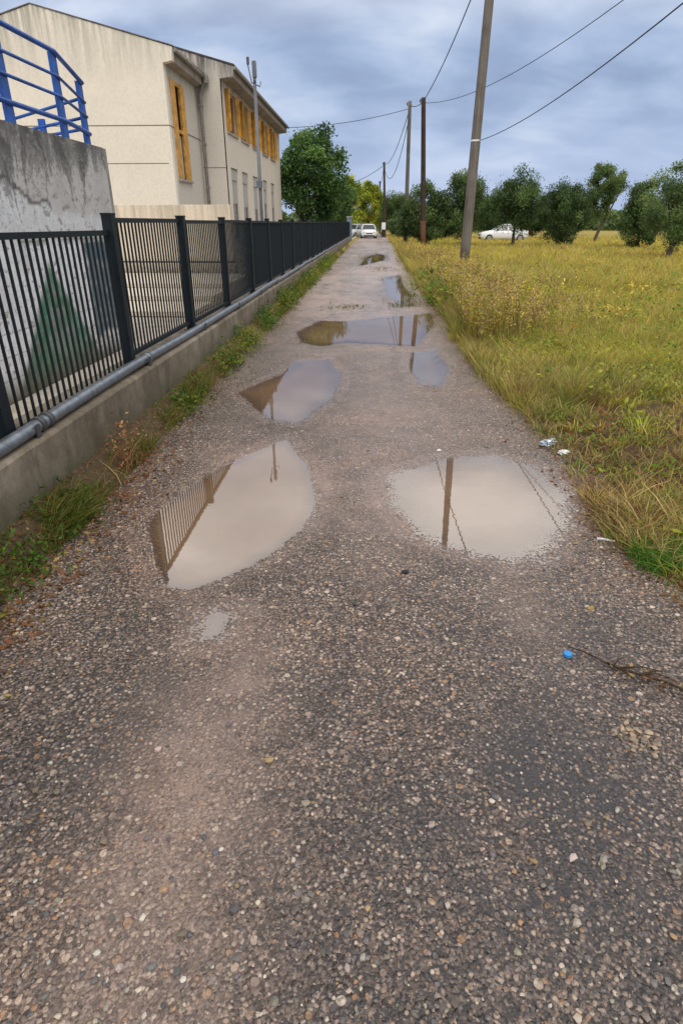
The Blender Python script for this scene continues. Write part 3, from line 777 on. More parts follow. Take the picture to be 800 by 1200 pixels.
# fallen leaves
n = 1900
y = 1. / rng.uniform(1 / 9., 1 / 1.6, n); x = -1.66 + rng.normal(0, .13, n); x = np.maximum(x, -1.87)
k = rng.uniform(size=n) < .3 + .7 * vnoise(y * 2.2, x, 91); x, y = x[k], y[k]
n2 = 260; y2 = 1. / rng.uniform(1 / 8., 1 / 1.5, n2); x2 = right_edge(y2) - np.abs(rng.normal(0, .14, n2)) + .05
x = np.concatenate([x, x2]); y = np.concatenate([y, y2])
z = np.maximum(ground_z(x, y), road_z(x, y)[0]) + .006
L = leaves(np.stack([x, y, z], 1), rng.uniform(.008, .026, len(x)), 3., pick(np.tile([[.5, .6, .2, .06]], (len(x), 1)), [RUST, BROWN, STRAW * .6, GOLD * .5]), .5)
V, Q, T, C = merge([L])
tag(link('fallen_leaves', np_mesh('fallen_leaves', V, Q, T, M['grass'], C)), kind='stuff', label='brown fallen leaves strewn along both lane edges')

# loose gravel
def gravel():
    bm = bmesh.new(); bmesh.ops.create_icosphere(bm, subdivisions=1, radius=1.)
    bv = np.array([v.co[:] for v in bm.verts]); bf = np.array([[v.index for v in f.verts] for f in bm.faces]); bm.free()
    n = 21000
    y = 1. / rng.uniform(1 / 11., 1 / .45, n); x = rng.uniform(-1.75, 1.75, n)
    dens = .30 + .45 * sstep(.4, 1.4, x) + .3 * sstep(.9, 1.6, -x) + .7 * fbm(x * 2, y * 2, 3, 101)
    k = rng.uniform(size=n) < dens; x, y = x[k], y[k]
    # a spilled heap of pale pebbles
    m = 46; x = np.concatenate([x, rng.normal(.93, .035, m)]); y = np.concatenate([y, rng.normal(1.55, .045, m)])
    s = np.concatenate([np.minimum(.0026 + rng.exponential(.0019, k.sum()), .013), rng.uniform(.006, .012, m)])
    z, best = road_z(x, y); ok = best < .02
    x, y, z, s = x[ok], y[ok], z[ok], s[ok]; n = len(x)
    sc = np.stack([rng.uniform(.8, 1.35, n), rng.uniform(.7, 1.1, n), rng.uniform(.45, .8, n)], 1) * s[:, None]
    a = rng.uniform(0, 2 * np.pi, n); ca, sa = np.cos(a), np.sin(a)
    jit = 1 + rng.uniform(-.34, .30, (n, len(bv), 1))
    P = bv[None] * jit * sc[:, None, :]
    X = P[:, :, 0] * ca[:, None] - P[:, :, 1] * sa[:, None]; Y = P[:, :, 0] * sa[:, None] + P[:, :, 1] * ca[:, None]
    V = np.stack([X + x[:, None], Y + y[:, None], P[:, :, 2] + (z + sc[:, 2] * .35)[:, None]], 2).reshape(-1, 3)
    F = (bf[None] + (np.arange(n) * len(bv))[:, None, None]).reshape(-1, 3)
    cols = [(.13, .12, .115), (.22, .19, .16), (.34, .30, .25), (.44, .40, .34), (.09, .09, .092), (.30, .20, .11), (.17, .13, .10)]
    c = pick(np.tile([[.26, .24, .13, .05, .2, .06, .16]], (n, 1)), cols)
    if True: c[-m:] = np.array((.30, .235, .16)) * rng.uniform(.5, 1.3, (m, 1))
    t = NT('loose_stone'); at = t.attr('col'); t.bsdf(at.outputs['Color'], .45, .45)
    tag(link('gravel', np_mesh('gravel', V, None, F, t.m, np.repeat(c, len(bv), 0), False)), kind='stuff', label='loose pebbles scattered over the wet tarmac')
gravel()

# ------------------------------------------------------------------ kerb wall, pipe, fence
FY0 = 3.13 - 1.93 * 3; FN = 31; FP = 1.93; FX = -2.05
FEND = FY0 + FN * FP
def uneven_wall():
    ys = np.concatenate([np.arange(FY0 - .3, 14, .06), np.arange(14, FEND, .5)])
    prof = [(-1.89, -.15), (-1.89, .12), (-1.887, .30), (-1.888, .455), (-1.905, .475), (-2.0, .478), (-2.13, .50), (-2.20, .50), (-2.20, -.15)]
    V = []; n = len(prof)
    for yv in ys:
        for px_, pz_ in prof:
            dx = .012 * float(fbm(np.array([yv * 1.5]), np.array([pz_ * 4.]), 4, 201)[0]) + (.03 * max(0, float(vnoise(np.array([yv * 5.]), np.array([0.]), 203)[0]) - .8) * -1 if .4 < pz_ < .48 and px_ > -1.95 else 0)
            dz = .014 * float(fbm(np.array([yv * 1.2]), np.array([px_]), 4, 202)[0]) if pz_ > .4 else 0
            V.append((px_ + dx, yv, pz_ + dz))
    Q = []
    for r in range(len(ys) - 1):
        for k in range(n - 1):
            a = r * n + k; Q.append((a, a + 1, a + n + 1, a + n))
    me = np_mesh('concrete_wall', np.array(V), np.array(Q)[:, ::-1], None, M['kerb'], None, False)
    tag(link('concrete_wall', me), 'low weathered concrete wall carrying the dark fence', 'wall')
uneven_wall()

fence = tag(empty('metal_fence', (FX, FY0, .49)), 'dark green metal bar fence on the low concrete wall', 'fence')
PM = MB()
PM.box(-.04, .04, -.04, .04, -.01, 1.165)
PM.box(-.044, .044, -.044, .044, 1.165, 1.18)
post_me = PM.mesh('post', M['fence'])
pl = MB(); pl.box(-.075, .075, -.075, .075, -.012, .002)
for sx in (-1, 1):
    for sy in (-1, 1): pl.tube([(sx * .056, sy * .056, .0), (sx * .056, sy * .056, .018)], .009, 6)
plate_me = pl.mesh('base_plate', M['fence'])
bars = MB()
nb = 22
for k in range(nb):
    yy = .06 + (FP - .12) * (k + .5) / nb
    bars.box(-.0065, .0065, yy - .0075, yy + .0075, .075, 1.075)
bars_me = bars.mesh('panel', M['fence'])
rl = MB(); rl.box(-.016, .016, .041, FP - .041, 1.075, 1.112); rail_me = rl.mesh('top_rail', M['fence'])
rl = MB(); rl.box(-.016, .016, .041, FP - .041, .040, .076); rail2_me = rl.mesh('bottom_rail', M['fence'])
for k in range(FN + 1):
    p = link('post', post_me, fence, (random.uniform(-.004, .004), k * FP, random.uniform(-.006, .004))); p.rotation_euler = (R_(random.uniform(-.35, .35)), R_(random.uniform(-.5, .5)), R_(random.uniform(-1.5, 1.5))); link('base_plate', plate_me, p)
    if k < FN:
        pn = link('panel', bars_me, fence, (random.uniform(-.004, .004), k * FP, (0.03 if k > 3 else -.045) + random.uniform(-.006, .006))); pn.rotation_euler = (R_(random.uniform(-.12, .12)), R_(random.uniform(-.5, .5)), 0)
        link('top_rail', rail_me, pn); link('bottom_rail', rail2_me, pn)

pipe = tag(empty('steel_pipe', (-1.955, 0, .525)), 'grey galvanised pipe lying along the top of the concrete wall', 'pipe')
pm = MB(); pth = []
for yv in np.arange(FY0, FEND - 2, .5):
    pth.append((.012 * math.sin(yv * .9), yv, .006 * math.sin(yv * 1.7)))
pm.tube(pth, .040, 14); pm.build('tube', M['galv'], pipe)
for yv in (3.32, 3.42):
    MB().tube([(.012 * math.sin(yv * .9), yv - .02, 0), (.012 * math.sin(yv * .9), yv + .02, 0)], .047, 14).build('coupling', M['band'], pipe)
for yv in (5.24, 9.1, 13.0, 16.8, 20.7):
    MB().tube([(.012 * math.sin(yv * .9), yv - .045, 0), (.012 * math.sin(yv * .9), yv + .045, 0)], .048, 14).build('coupling', M['galv'], pipe)
for k in range(1, 14):
    yv = FY0 + FP * (k + 1) + .1
    c = MB(); c.box(-.07, .052, yv - .018, yv + .018, -.055, -.044); c.box(.043, .053, yv - .018, yv + .018, -.044, .03); c.build('clamp', M['band'], pipe)

# gate pillar and gate leaf at the end of the fence
gp = tag(empty('gate_pillar', (-2.05, FEND + .5, 0)), 'blue grey gate pillar where the fence ends', 'pillar')
g = MB(); g.box(-.22, .22, -.22, .22, 0, 2.0); g.build('shaft', M['gatepaint'], gp, .01)
g = MB(); g.box(-.27, .27, -.27, .27, 2.0, 2.1); g.build('cap', M['conc'], gp, .01)

# ------------------------------------------------------------------ stained concrete platform with mural + blue railing
plat = tag(empty('concrete_platform', (-3.5, 5, 0)), 'stained grey concrete platform with painted green triangle below', 'platform')
def mural_face():
    ys = np.arange(-1., 8.861, .03); zs = np.linspace(0, 2.47, 84)
    Y, Z = np.meshgrid(ys, zs); yy = Y.ravel(); zz = Z.ravel()
    nz = fbm(yy * 6, zz * 6, 4, 301) * .16 + fbm(yy * 1.7, zz * 1.7, 3, 303) * .14
    grey = np.array((.52, .51, .49)); white = np.array((.74, .76, .78)); pale = np.array((.66, .68, .69))
    C = np.tile(grey, (len(yy), 1))
    # pale paint below a slanting edge
    dl = (1.97 - .33 * (yy - 6.24)) - zz + nz
    m = sstep(-.02, .04, dl)[:, None] * (yy < 8.0)[:, None]; C = C * (1 - m) + pale * m
    m = ((1 - sstep(.010, .028, np.abs(dl + .02))) * (yy < 7.15))[:, None] * .85; C = C * (1 - m) + np.array((.06, .06, .06)) * m
    m = sstep(0, .08, 1.72 - zz + nz)[:, None]; C = C * (1 - m) + pale * m
    m = sstep(0, .04, 1.42 - zz + nz * .5)[:, None]; C = C * (1 - m) + white * m
    # green triangle
    ins = np.minimum(np.minimum((yy - 5.72) - (zz) * (6.84 - 5.72) / 1.24, (7.85 - yy) - zz * (7.85 - 6.84) / 1.24), zz + .2) + nz * .5
    m = (sstep(-.03, .10, ins) * np.clip(.92 + .5 * fbm(yy * 9, zz * 9, 3, 306), 0, 1))[:, None]; gcol = np.array((.028, .145, .072)) * (1 + 1.7 * fbm(yy * 4, zz * 2, 4, 305) - .35 * (zz < .5) * 0)[:, None]
    C = C * (1 - m) + gcol * m
    # slate blue band towards the end, green dabs
    m = (sstep(7.72, 7.80, yy + nz) * (1 - sstep(8.5, 8.6, yy + nz)) * sstep(.25, .35, zz + nz) * (1 - sstep(1.38, 1.42, zz)))[:, None]
    C = C * (1 - m) + np.array((.075, .12, .15)) * m
    m = (sstep(1.39, 1.41, zz + nz * .4) * (1 - sstep(1.43, 1.45, zz + nz * .4)) * sstep(.0, .1, fbm(yy * 2, zz, 3, 309)))[:, None] * .8
    C = C * (1 - m) + np.array((.09, .13, .05)) * m
    nx, ny = len(ys), len(zs)
    i = np.arange((ny - 1) * (nx - 1)); r = i // (nx - 1); c = i % (nx - 1); a = r * nx + c
    Q = np.stack([a, a + 1, a + nx + 1, a + nx], 1)
    # face looks along +X; chamfer off the far end
    X = .004 * fbm(yy * 3, zz * 3, 3, 310)
    V = np.stack([X, yy - 5, zz], 1)
    link('painted_wall', np_mesh('painted_wall', V, Q, None, M['mural'], C, True), plat)
mural_face()
b = MB(); b.box(-3.2, -.006, -6, 3.86, 0, 2.468); b.build('block', M['conc'], plat)
# end face of the platform leans a little towards the yard
b = MB(); b.prism([(-3.2, 3.862, 0), (.0, 3.862, 0), (.0, 3.862, 2.466), (-3.2, 3.862, 2.466)], (0, 0, 0), (0, .06, -.0)); b.build('end_wall', M['conc'], plat)

rail = tag(empty('blue_railing', (-3.6, 6.85, 2.47)), 'bright blue metal railing on top of the concrete platform', 'railing')
def rp(y, z, x=0.): return (x, y - 6.85, z - 2.47)
for (yv, zt, w) in ((4.55, 3.35, .10), (6.85, 3.35, .10), (8.02, 3.30, .09), (8.62, 3.14, .08)):
    a = MB(); a.box(-.022, .022, yv - 6.85 - w * .62, yv - 6.85 + w * .62, 0, zt - 2.47)
    a.box(-.05, .05, yv - 6.85 - .07, yv - 6.85 + .07, 0, .008)
    a.build('post', M['blue'], rail)
for z0, z1, r in ((3.31, 3.13, .026), (3.08, 2.93, .017), (2.89, 2.78, .017), (2.66, 2.60, .026)):
    MB().tube([rp(3.0, z0, .03), rp(8.02, z0, .03), rp(8.66, z1, .03)], r, 10).build('rail', M['blue'], rail)
for z0, z1 in ((2.98, 2.74), (2.78, 2.60), (2.66, 2.52)):
    MB().tube([rp(8.66, z0, .0), rp(8.72, z1, -1.1)], .018, 8).build('rail', M['blue'], rail)
MB().box(-.62, -.54, 1.83, 1.87, 0, .30).build('post', M['blue'], rail)
MB().box(-1.14, -1.06, 1.85, 1.89, 0, .24).build('post', M['blue'], rail)

# low cream wall and steps in the yard
lw = tag(empty('yard_wall', (-6.5, 18, 0)), 'low cream rendered yard wall between the platform and the school', 'wall')
b = MB(); b.box(-8, 2.62, 0, .25, .62, 2.04); b.build('wall', M['cream_low'], lw, .01)
b = MB(); b.box(-8, 2.66, -.06, .31, 0, .58); b.build('plinth', M['cream_low'], lw, .01)
b = MB(); b.box(-8, 2.64, -.02, .27, .582, .618); b.build('ledge', M['band'], lw)
st = tag(empty('yard_steps', (-3, 12.8, 0)), 'pale concrete steps in the yard behind the fence', 'steps')
for k, (yy, z) in enumerate(((11.6, .10), (13.2, .21), (14.8, .32))):
    b = MB(); b.box(-5.5, -.35, yy - 12.8, 17.9 - 12.8 - .01 * k, 0 if k == 0 else z - .108, z); b.build('step', M['cream_yard'], st, .012)

# ------------------------------------------------------------------ school building
bld = tag(empty('school_building', (-7, 23.6, 0)), 'cream two storey school building with ochre shutters', 'building')
def rel(x, y, z): return (x + 7, y - 23.6, z)
AX, AY, BX, BY0, BY1 = -6.95, 23.6, -6.0, 27.7, 43.8
def roof_left(z): return z
# front gable block
gab = [(-20., AY, 0), (AX, AY, 0), (AX, AY, 6.30), (-6.64, AY, 6.36), (-6.60, AY, 6.72), (-11.0, AY, 7.85), (-20., AY, 5.55)]
b = MB(); b.prism([rel(*p) for p in gab], (0, 0, 0), (0, .25, 0)); b.build('gable_wall', M['cream'], bld)
# side wall with opening Y 24.05-25.95, z 3.0-6.05
def wall_x(X, y0, y1, z0, z1, opens, th, mat, name):
    """wall in plane X (faces +X), thickness th to -X, rectangular openings"""
    b = MB(); ys = sorted({y0, y1, *[o[0] for o in opens], *[o[1] for o in opens]}); zs = sorted({z0, z1, *[o[2] for o in opens], *[o[3] for o in opens]})
    for i in range(len(ys) - 1):
        for j in range(len(zs) - 1):
            cy, cz = (ys[i] + ys[i + 1]) / 2, (zs[j] + zs[j + 1]) / 2
            if any(o[0] < cy < o[1] and o[2] < cz < o[3] for o in opens): continue
            p = [rel(X, ys[i], zs[j]), rel(X, ys[i + 1], zs[j]), rel(X, ys[i + 1], zs[j + 1]), rel(X, ys[i], zs[j + 1])]
            b.face(b.pts(p))
    for o in opens:
        a = [(o[0], o[2]), (o[1], o[2]), (o[1], o[3]), (o[0], o[3])]
        for k in range(4):
            (ya, za), (yb, zb) = a[k], a[(k + 1) % 4]
            b.face(b.pts([rel(X, ya, za), rel(X, yb, zb), rel(X - th, yb, zb), rel(X - th, ya, za)]))
    return b.build(name, mat, bld)
wall_x(AX - .01, AY + .25, BY0, 0, 6.3, [(24.15, 25.75, 3.02, 6.0)], .22, M['grey_render'], 'side_wall')
UP = [(28.45, 30.35), (31.25, 32.95), (34.15, 35.8), (37.0, 38.7), (39.8, 41.5)]
LO = [(28.6, 30.0), (30.95, 32.4), (33.7, 35.1), (36.7, 38.1), (39.5, 40.9)]
ops = [(a, b_, 4.95, 6.42) for a, b_ in UP] + [(a, b_, .9, 3.70) for a, b_ in LO]
wall_x(BX, BY0, BY1, 0, 6.72, ops, .25, M['facade'], 'facade')
# front face of the rear block
fb = [(-7.6, BY0, 0), (BX, BY0, 0), (BX, BY0, 6.60), (-5.50, BY0, 6.66), (-5.45, BY0, 6.98), (-7.6, BY0, 7.55)]
b = MB(); b.prism([rel(*p) for p in fb], (0, 0, 0), (0, .2, 0)); b.build('return_wall', M['grey_render'], bld)
b = MB(); b.box(*[q for pr in ((BX + 7 - 6, BX + 7 - .26), (BY1 - 23.6 - .2, BY1 - 23.6)) for q in pr], 0, 6.9); b.build('end_wall', M['facade'], bld)
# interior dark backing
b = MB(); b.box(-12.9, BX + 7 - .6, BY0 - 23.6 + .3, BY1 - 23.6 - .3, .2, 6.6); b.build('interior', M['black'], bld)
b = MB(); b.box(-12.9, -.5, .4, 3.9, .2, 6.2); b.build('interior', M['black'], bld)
# roofs: thin dark slabs following the slopes, plus eaves soffits
def roof_slab(x0, z0, x1, z1, y0, y1, th, mat, name):
    b = MB(); b.prism([rel(x0, y0, z0), rel(x1, y0, z1), rel(x1, y0, z1 + th), rel(x0, y0, z0 + th)], (0, 0, 0), (0, y1 - y0, 0)); return b.build(name, mat, bld)
roof_slab(-11.02, 7.862, -6.57, 6.735, AY - .03, BY0, .025, M['coping'], 'roof')
roof_slab(-20., 5.56, -11.02, 7.862, AY - .03, BY1, .025, M['coping'], 'roof')
roof_slab(-11.02, 8.42, -5.42, 6.99, BY0 - .02, BY1 + .1, .06, M['roof'], 'roof')
def eave(x0, x1, z0, z1, y0, y1, name):
    b = MB(); b.prism([rel(x0, y0, z0), rel(x1, y0, z1), rel(x1 + .02, y0, z1 + .28), rel(x0, y0, z1 + .34)], (0, 0, 0), (0, y1 - y0, 0)); return b.build(name, M['soffit'], bld)
eave(AX - .02, -6.66, 6.305, 6.365, AY + .252, BY0 - .01, 'eave')
eave(BX - .02, -5.52, 6.605, 6.665, BY0 + .202, BY1 + .05, 'eave')
MB().tube([rel(-6.55, AY + .1, 6.66), rel(-6.55, BY0 - .05, 6.62)], .06, 8).build('gutter', M['downpipe'], bld)
MB().tube([rel(-5.40, BY0, 6.93), rel(-5.40, BY1, 6.93)], .06, 8).build('gutter', M['downpipe'], bld)
dp = MB().tube([rel(-6.55, BY0 - .16, 6.6), rel(-6.66, BY0 - .14, 6.35), rel(-6.80, BY0 - .10, 6.05), rel(-6.80, BY0 - .10, .3)], .06, 10).build('downpipe', M['downpipe'], bld)
MB().box(.42, .58, BY0 - 23.6 - .27, BY0 - 23.6 - .08, 6.42, 6.68).build('hopper', M['downpipe'], dp)
for z in (2.9, 4.4, 5.7): MB().box(.125, .275, BY0 - 23.6 - .17, BY0 - 23.6 - .003, z, z + .05).build('bracket', M['downpipe'], dp)
# movement joints in the render
b = MB(); b.box(-13, .05, -.004, .0, 4.555, 4.585); b.box(-13, -.10, -.004, 0, 3.44, 3.465); b.box(.052, .056, .0, BY0 - 23.6, 4.555, 4.585)
b.build('render_joint', M['joint'], bld)
b = MB(); b.box(.06, 1.0, BY0 - 23.6 - .004, BY0 - 23.6, 3.6, 3.63); b.build('render_joint', M['joint'], bld)

def window(X, y0, y1, z0, z1, shutters, tall=False):
    e = empty('window', rel(X, y0, z0)); e.parent = bld
    W, H = y1 - y0, z1 - z0
    m = M['yellow'] if shutters else M['frame_grey']
    b = MB(); t = .09 if shutters else .06
    xi, xo = -.16, -.08
    b.box(xi, xo, 0, t, 0, H); b.box(xi, xo, W - t, W, 0, H); b.box(xi, xo, t, W - t, 0, t); b.box(xi, xo, t, W - t, H - t, H); b.box(xi, xo, W / 2 - t * .4, W / 2 + t * .4, t, H - t)
    b.build('frame', m, e)
    b = MB(); b.box(-.135, -.12, t, W - t, t, H - t); b.build('pane', M['glass'], e)
    b = MB(); b.box(-.08, .07, -.06, W + .06, -.06, -.003); b.build('sill', M['conc'], e)
    if shutters:
        for s in (0, 1):
            b = MB(); w = .21 if s == 0 else .20
            # leaf hinged at the reveal, swung outwards past square
            a = R_(58) if s == 0 else R_(50)
            d = Vector((math.sin(a), -math.cos(a), 0)) if s == 0 else Vector((math.sin(a), math.cos(a), 0))
            nrm = Vector((d.y, -d.x, 0)) * .02
            p0 = Vector((.012, 0.02 if s == 0 else W - .02, 0)); p1 = p0 + d * w
            q = [p0 - nrm, p1 - nrm, p1 + nrm, p0 + nrm]
            b.prism([(v.x, v.y, .02) for v in q], (0, 0, 0), (0, 0, H - .04))
            b.prism([(v.x, v.y, H * .47) for v in [p0 + d * .03 - nrm * 1.5, p1 - d * .03 - nrm * 1.5, p1 - d * .03 + nrm * 1.5, p0 + d * .03 + nrm * 1.5]], (0, 0, 0), (0, 0, .06))
            b.build('shutter', M['yellow'], e)
    else:
        b = MB(); b.box(-.11, -.05, t, W - t, H - .45, H - t); b.build('roller_box', M['blind'], e)
        b = MB(); b.box(-.105, -.09, t, W - t, H - 1.0 - .5 * random.random(), H - .45); b.build('blind', M['blind'], e)
for a, b_ in UP: window(BX, a, b_, 4.95, 6.42, True)
for a, b_ in LO: window(BX, a, b_, .9, 3.70, False)
# tall window of the side wall: ochre boards either side of a narrow pane
e = empty('window', rel(AX - .01, 24.15, 3.02)); e.parent = bld
b = MB(); b.box(-.06, .035, 0, .50, 0, 2.98); b.box(-.06, .035, 1.1, 1.6, 0, 2.98); b.box(-.06, .02, .5, 1.1, 2.86, 2.98); b.box(-.06, .02, .5, 1.1, 1.46, 1.56); b.build('shutter', M['yellow'], e, .006)
b = MB(); b.box(-.12, -.10, .5, 1.1, 0, 2.86); b.build('pane', M['glass'], e)
b = MB(); b.box(-.085, -.075, .55, 1.05, .05, 1.4); b.build('blind', M['blind'], e)
b = MB(); b.box(-.02, .10, -.05, 1.65, -.07, -.003); b.build('sill', M['conc'], e)
b = MB(); b.box(.001, .40, -.14, -.09, 0, 2.98)

# ------------------------------------------------------------------ yard floodlight
fl = tag(empty('floodlight_pole', (-2.42, 14.4, 0)), 'slim grey floodlight pole behind the fence in front of the school', 'lamp post')
MB().tube([(0, 0, 0), (0, 0, 4.10)], [.042, .032], 12).build('pole', M['lampgrey'], fl)
b = MB(); b.box(-.035, .045, -.04, .04, 4.20, 4.48)
b.build('lamp_head', M['lampgrey'], fl, .015)
MB().box(.047, .055, -.03, .03, 4.23, 4.45).build('lens', M['lens'], fl)
MB().box(-.14, -.09, -.02, .02, 4.42, 4.54).build('sensor', M['band'], fl)
MB().tube([(0, 0, 4.08), (.0, 0, 4.15), (.0, 0, 4.20)], .03, 8).build('bracket', M['band'], fl)
MB().tube([(-.12, -.0, 4.42), (-.06, .0, 4.12), (.10, .02, 4.06), (.12, .02, 4.14)], .012, 6).build('bracket', M['band'], fl)
MB().box(-.06, .06, -.09, -.03, 2.26, 2.40).build('junction_box', M['lampgrey'], fl)

# ------------------------------------------------------------------ utility poles and cables
def pole(label, base, top, r0, r1, mat, foot=None, band=None, fittings=True):
    base = Vector(base); top = Vector(top)
    e = tag(empty('utility_pole', base), label, 'utility pole', 'utility poles along the lane')
    d = top - base
    seg = 12
    MB().tube([d * (k / seg) for k in range(seg + 1)], [r0 + (r1 - r0) * k / seg for k in range(seg + 1)], 14).build('shaft', mat, e)
    if foot is not None:
        MB().tube([d * 0, d * (foot / d.length)], [r0 * 1.03, r0 * 1.02], 14).build('foot', M['wood_red'], e)
    if band is not None:
        k = (band - base.z) / d.z; rr = r0 + (r1 - r0) * k + .006
        MB().tube([d * (k - .0022), d * (k + .0022)], rr, 14).build('band', M['white_paint'], e)
    if fittings:
        b = MB(); b.bar(d + Vector((-.18, -.05, -.25)), d + Vector((.16, -.05, -.22)), .03, .03); b.build('bracket', M['band'], e)
        for sx in (-.17,):
            MB().tube([d + Vector((sx, -.05, -.24)), d + Vector((sx, -.05, -.18)), d + Vector((sx, -.05, -.13)), d + Vector((sx, -.05, -.06))], [.02, .04, .045, .025], 10).build('insulator', M['ceramic'], e)
    return e
PA = pole('thick grey weathered pole leaning right at the field edge, nearest of all', (3.366, 24, -.2), (3.545, 24, 12.5), .185, .120, M['wood'], band=4.1)
PB = pole('dark creosoted pole with a reddish foot standing in tall grass', (3.16, 41, -.2), (2.71, 41, 8.0), .165, .125, M['wood_dark'], foot=1.9)
PC = pole('slim grey pole just left of the dark creosoted one', (2.32, 47, -.2), (2.24, 47, 8.75), .15, .11, M['wood_mid'])
PD = pole('dark pole beside the lane near the white box', (1.46, 81, -.2), (1.15, 81, 8.0), .16, .12, M['wood_dark'])
PE = pole('farthest thin dark pole in front of the yellowing trees', (1.2, 115, -.2), (1.0, 115, 7.9), .15, .12, M['wood_dark'])
def cable(label, a, b, sag, r, n=28):
    a = Vector(a); b = Vector(b)
    c = MB(); c.tube([a.lerp(b, t) - Vector((0, 0, sag * 4 * t * (1 - t))) - a for t in [k / n for k in range(n + 1)]], r, 6)
    o = c.build('overhead_cable', M['cable']); o.location = a
    tag(o, label, 'cable', 'overhead cables'); return o
cable('thick black cable rising steeply from the dark pole to the nearest pole top', (2.72, 41, 7.85), (3.47, 24, 9.3), .35, .020)
cable('thick black cable running on overhead from the nearest pole top', (3.52, 24, 9.3), (3.9, -14, 8.6), .5, .022)
cable('thin cable from the dark pole top crossing behind the nearest pole to the right', (2.75, 41, 7.75), (7.9, 4, 7.9), 1.5, .012)
cable('thin cable sagging from the white band of the nearest pole out to the right', (3.50, 24, 4.1), (4.6, -2, 5.9), .80, .011)
cable('thin cable running left from the grey pole towards the school roof', (2.24, 47, 8.35), (-6.0, 43.5, 6.9), .25, .016)
cable('cable linking the dark pole and the slim grey pole', (2.72, 41, 7.8), (2.24, 47, 8.5), .12, .022)
cable('upper cable from the slim grey pole down the lane', (2.2, 47, 8.2), (1.15, 81, 7.8), .9, .024)
cable('lower slack cable from the slim grey pole down the lane', (2.26, 47, 8.0), (1.2, 81, 7.4), 2.2, .024)
cable('cable from the lane-side dark pole to the farthest pole', (1.15, 81, 7.8), (1.0, 115, 7.7), .8, .03)
cable('cable branching left over the yellowing trees', (1.15, 81, 7.7), (-5.5, 98, 6.6), .6, .03)

mb = tag(empty('meter_cabinet', (1.28, 80.6, 0)), 'white cabinet on a dark stand against the lane-side pole', 'cabinet')
b = MB(); b.box(-.24, .24, -.14, .14, .85, 1.62); b.build('cabinet', M['white_paint'], mb, .02)
b = MB(); b.box(-.20, .20, -.10, .10, -.1, .848); b.build('stand', M['black'], mb)
b = MB(); b.box(-.20, .20, -.15, -.142, .90, 1.57); b.build('door', M['white_paint'], mb)

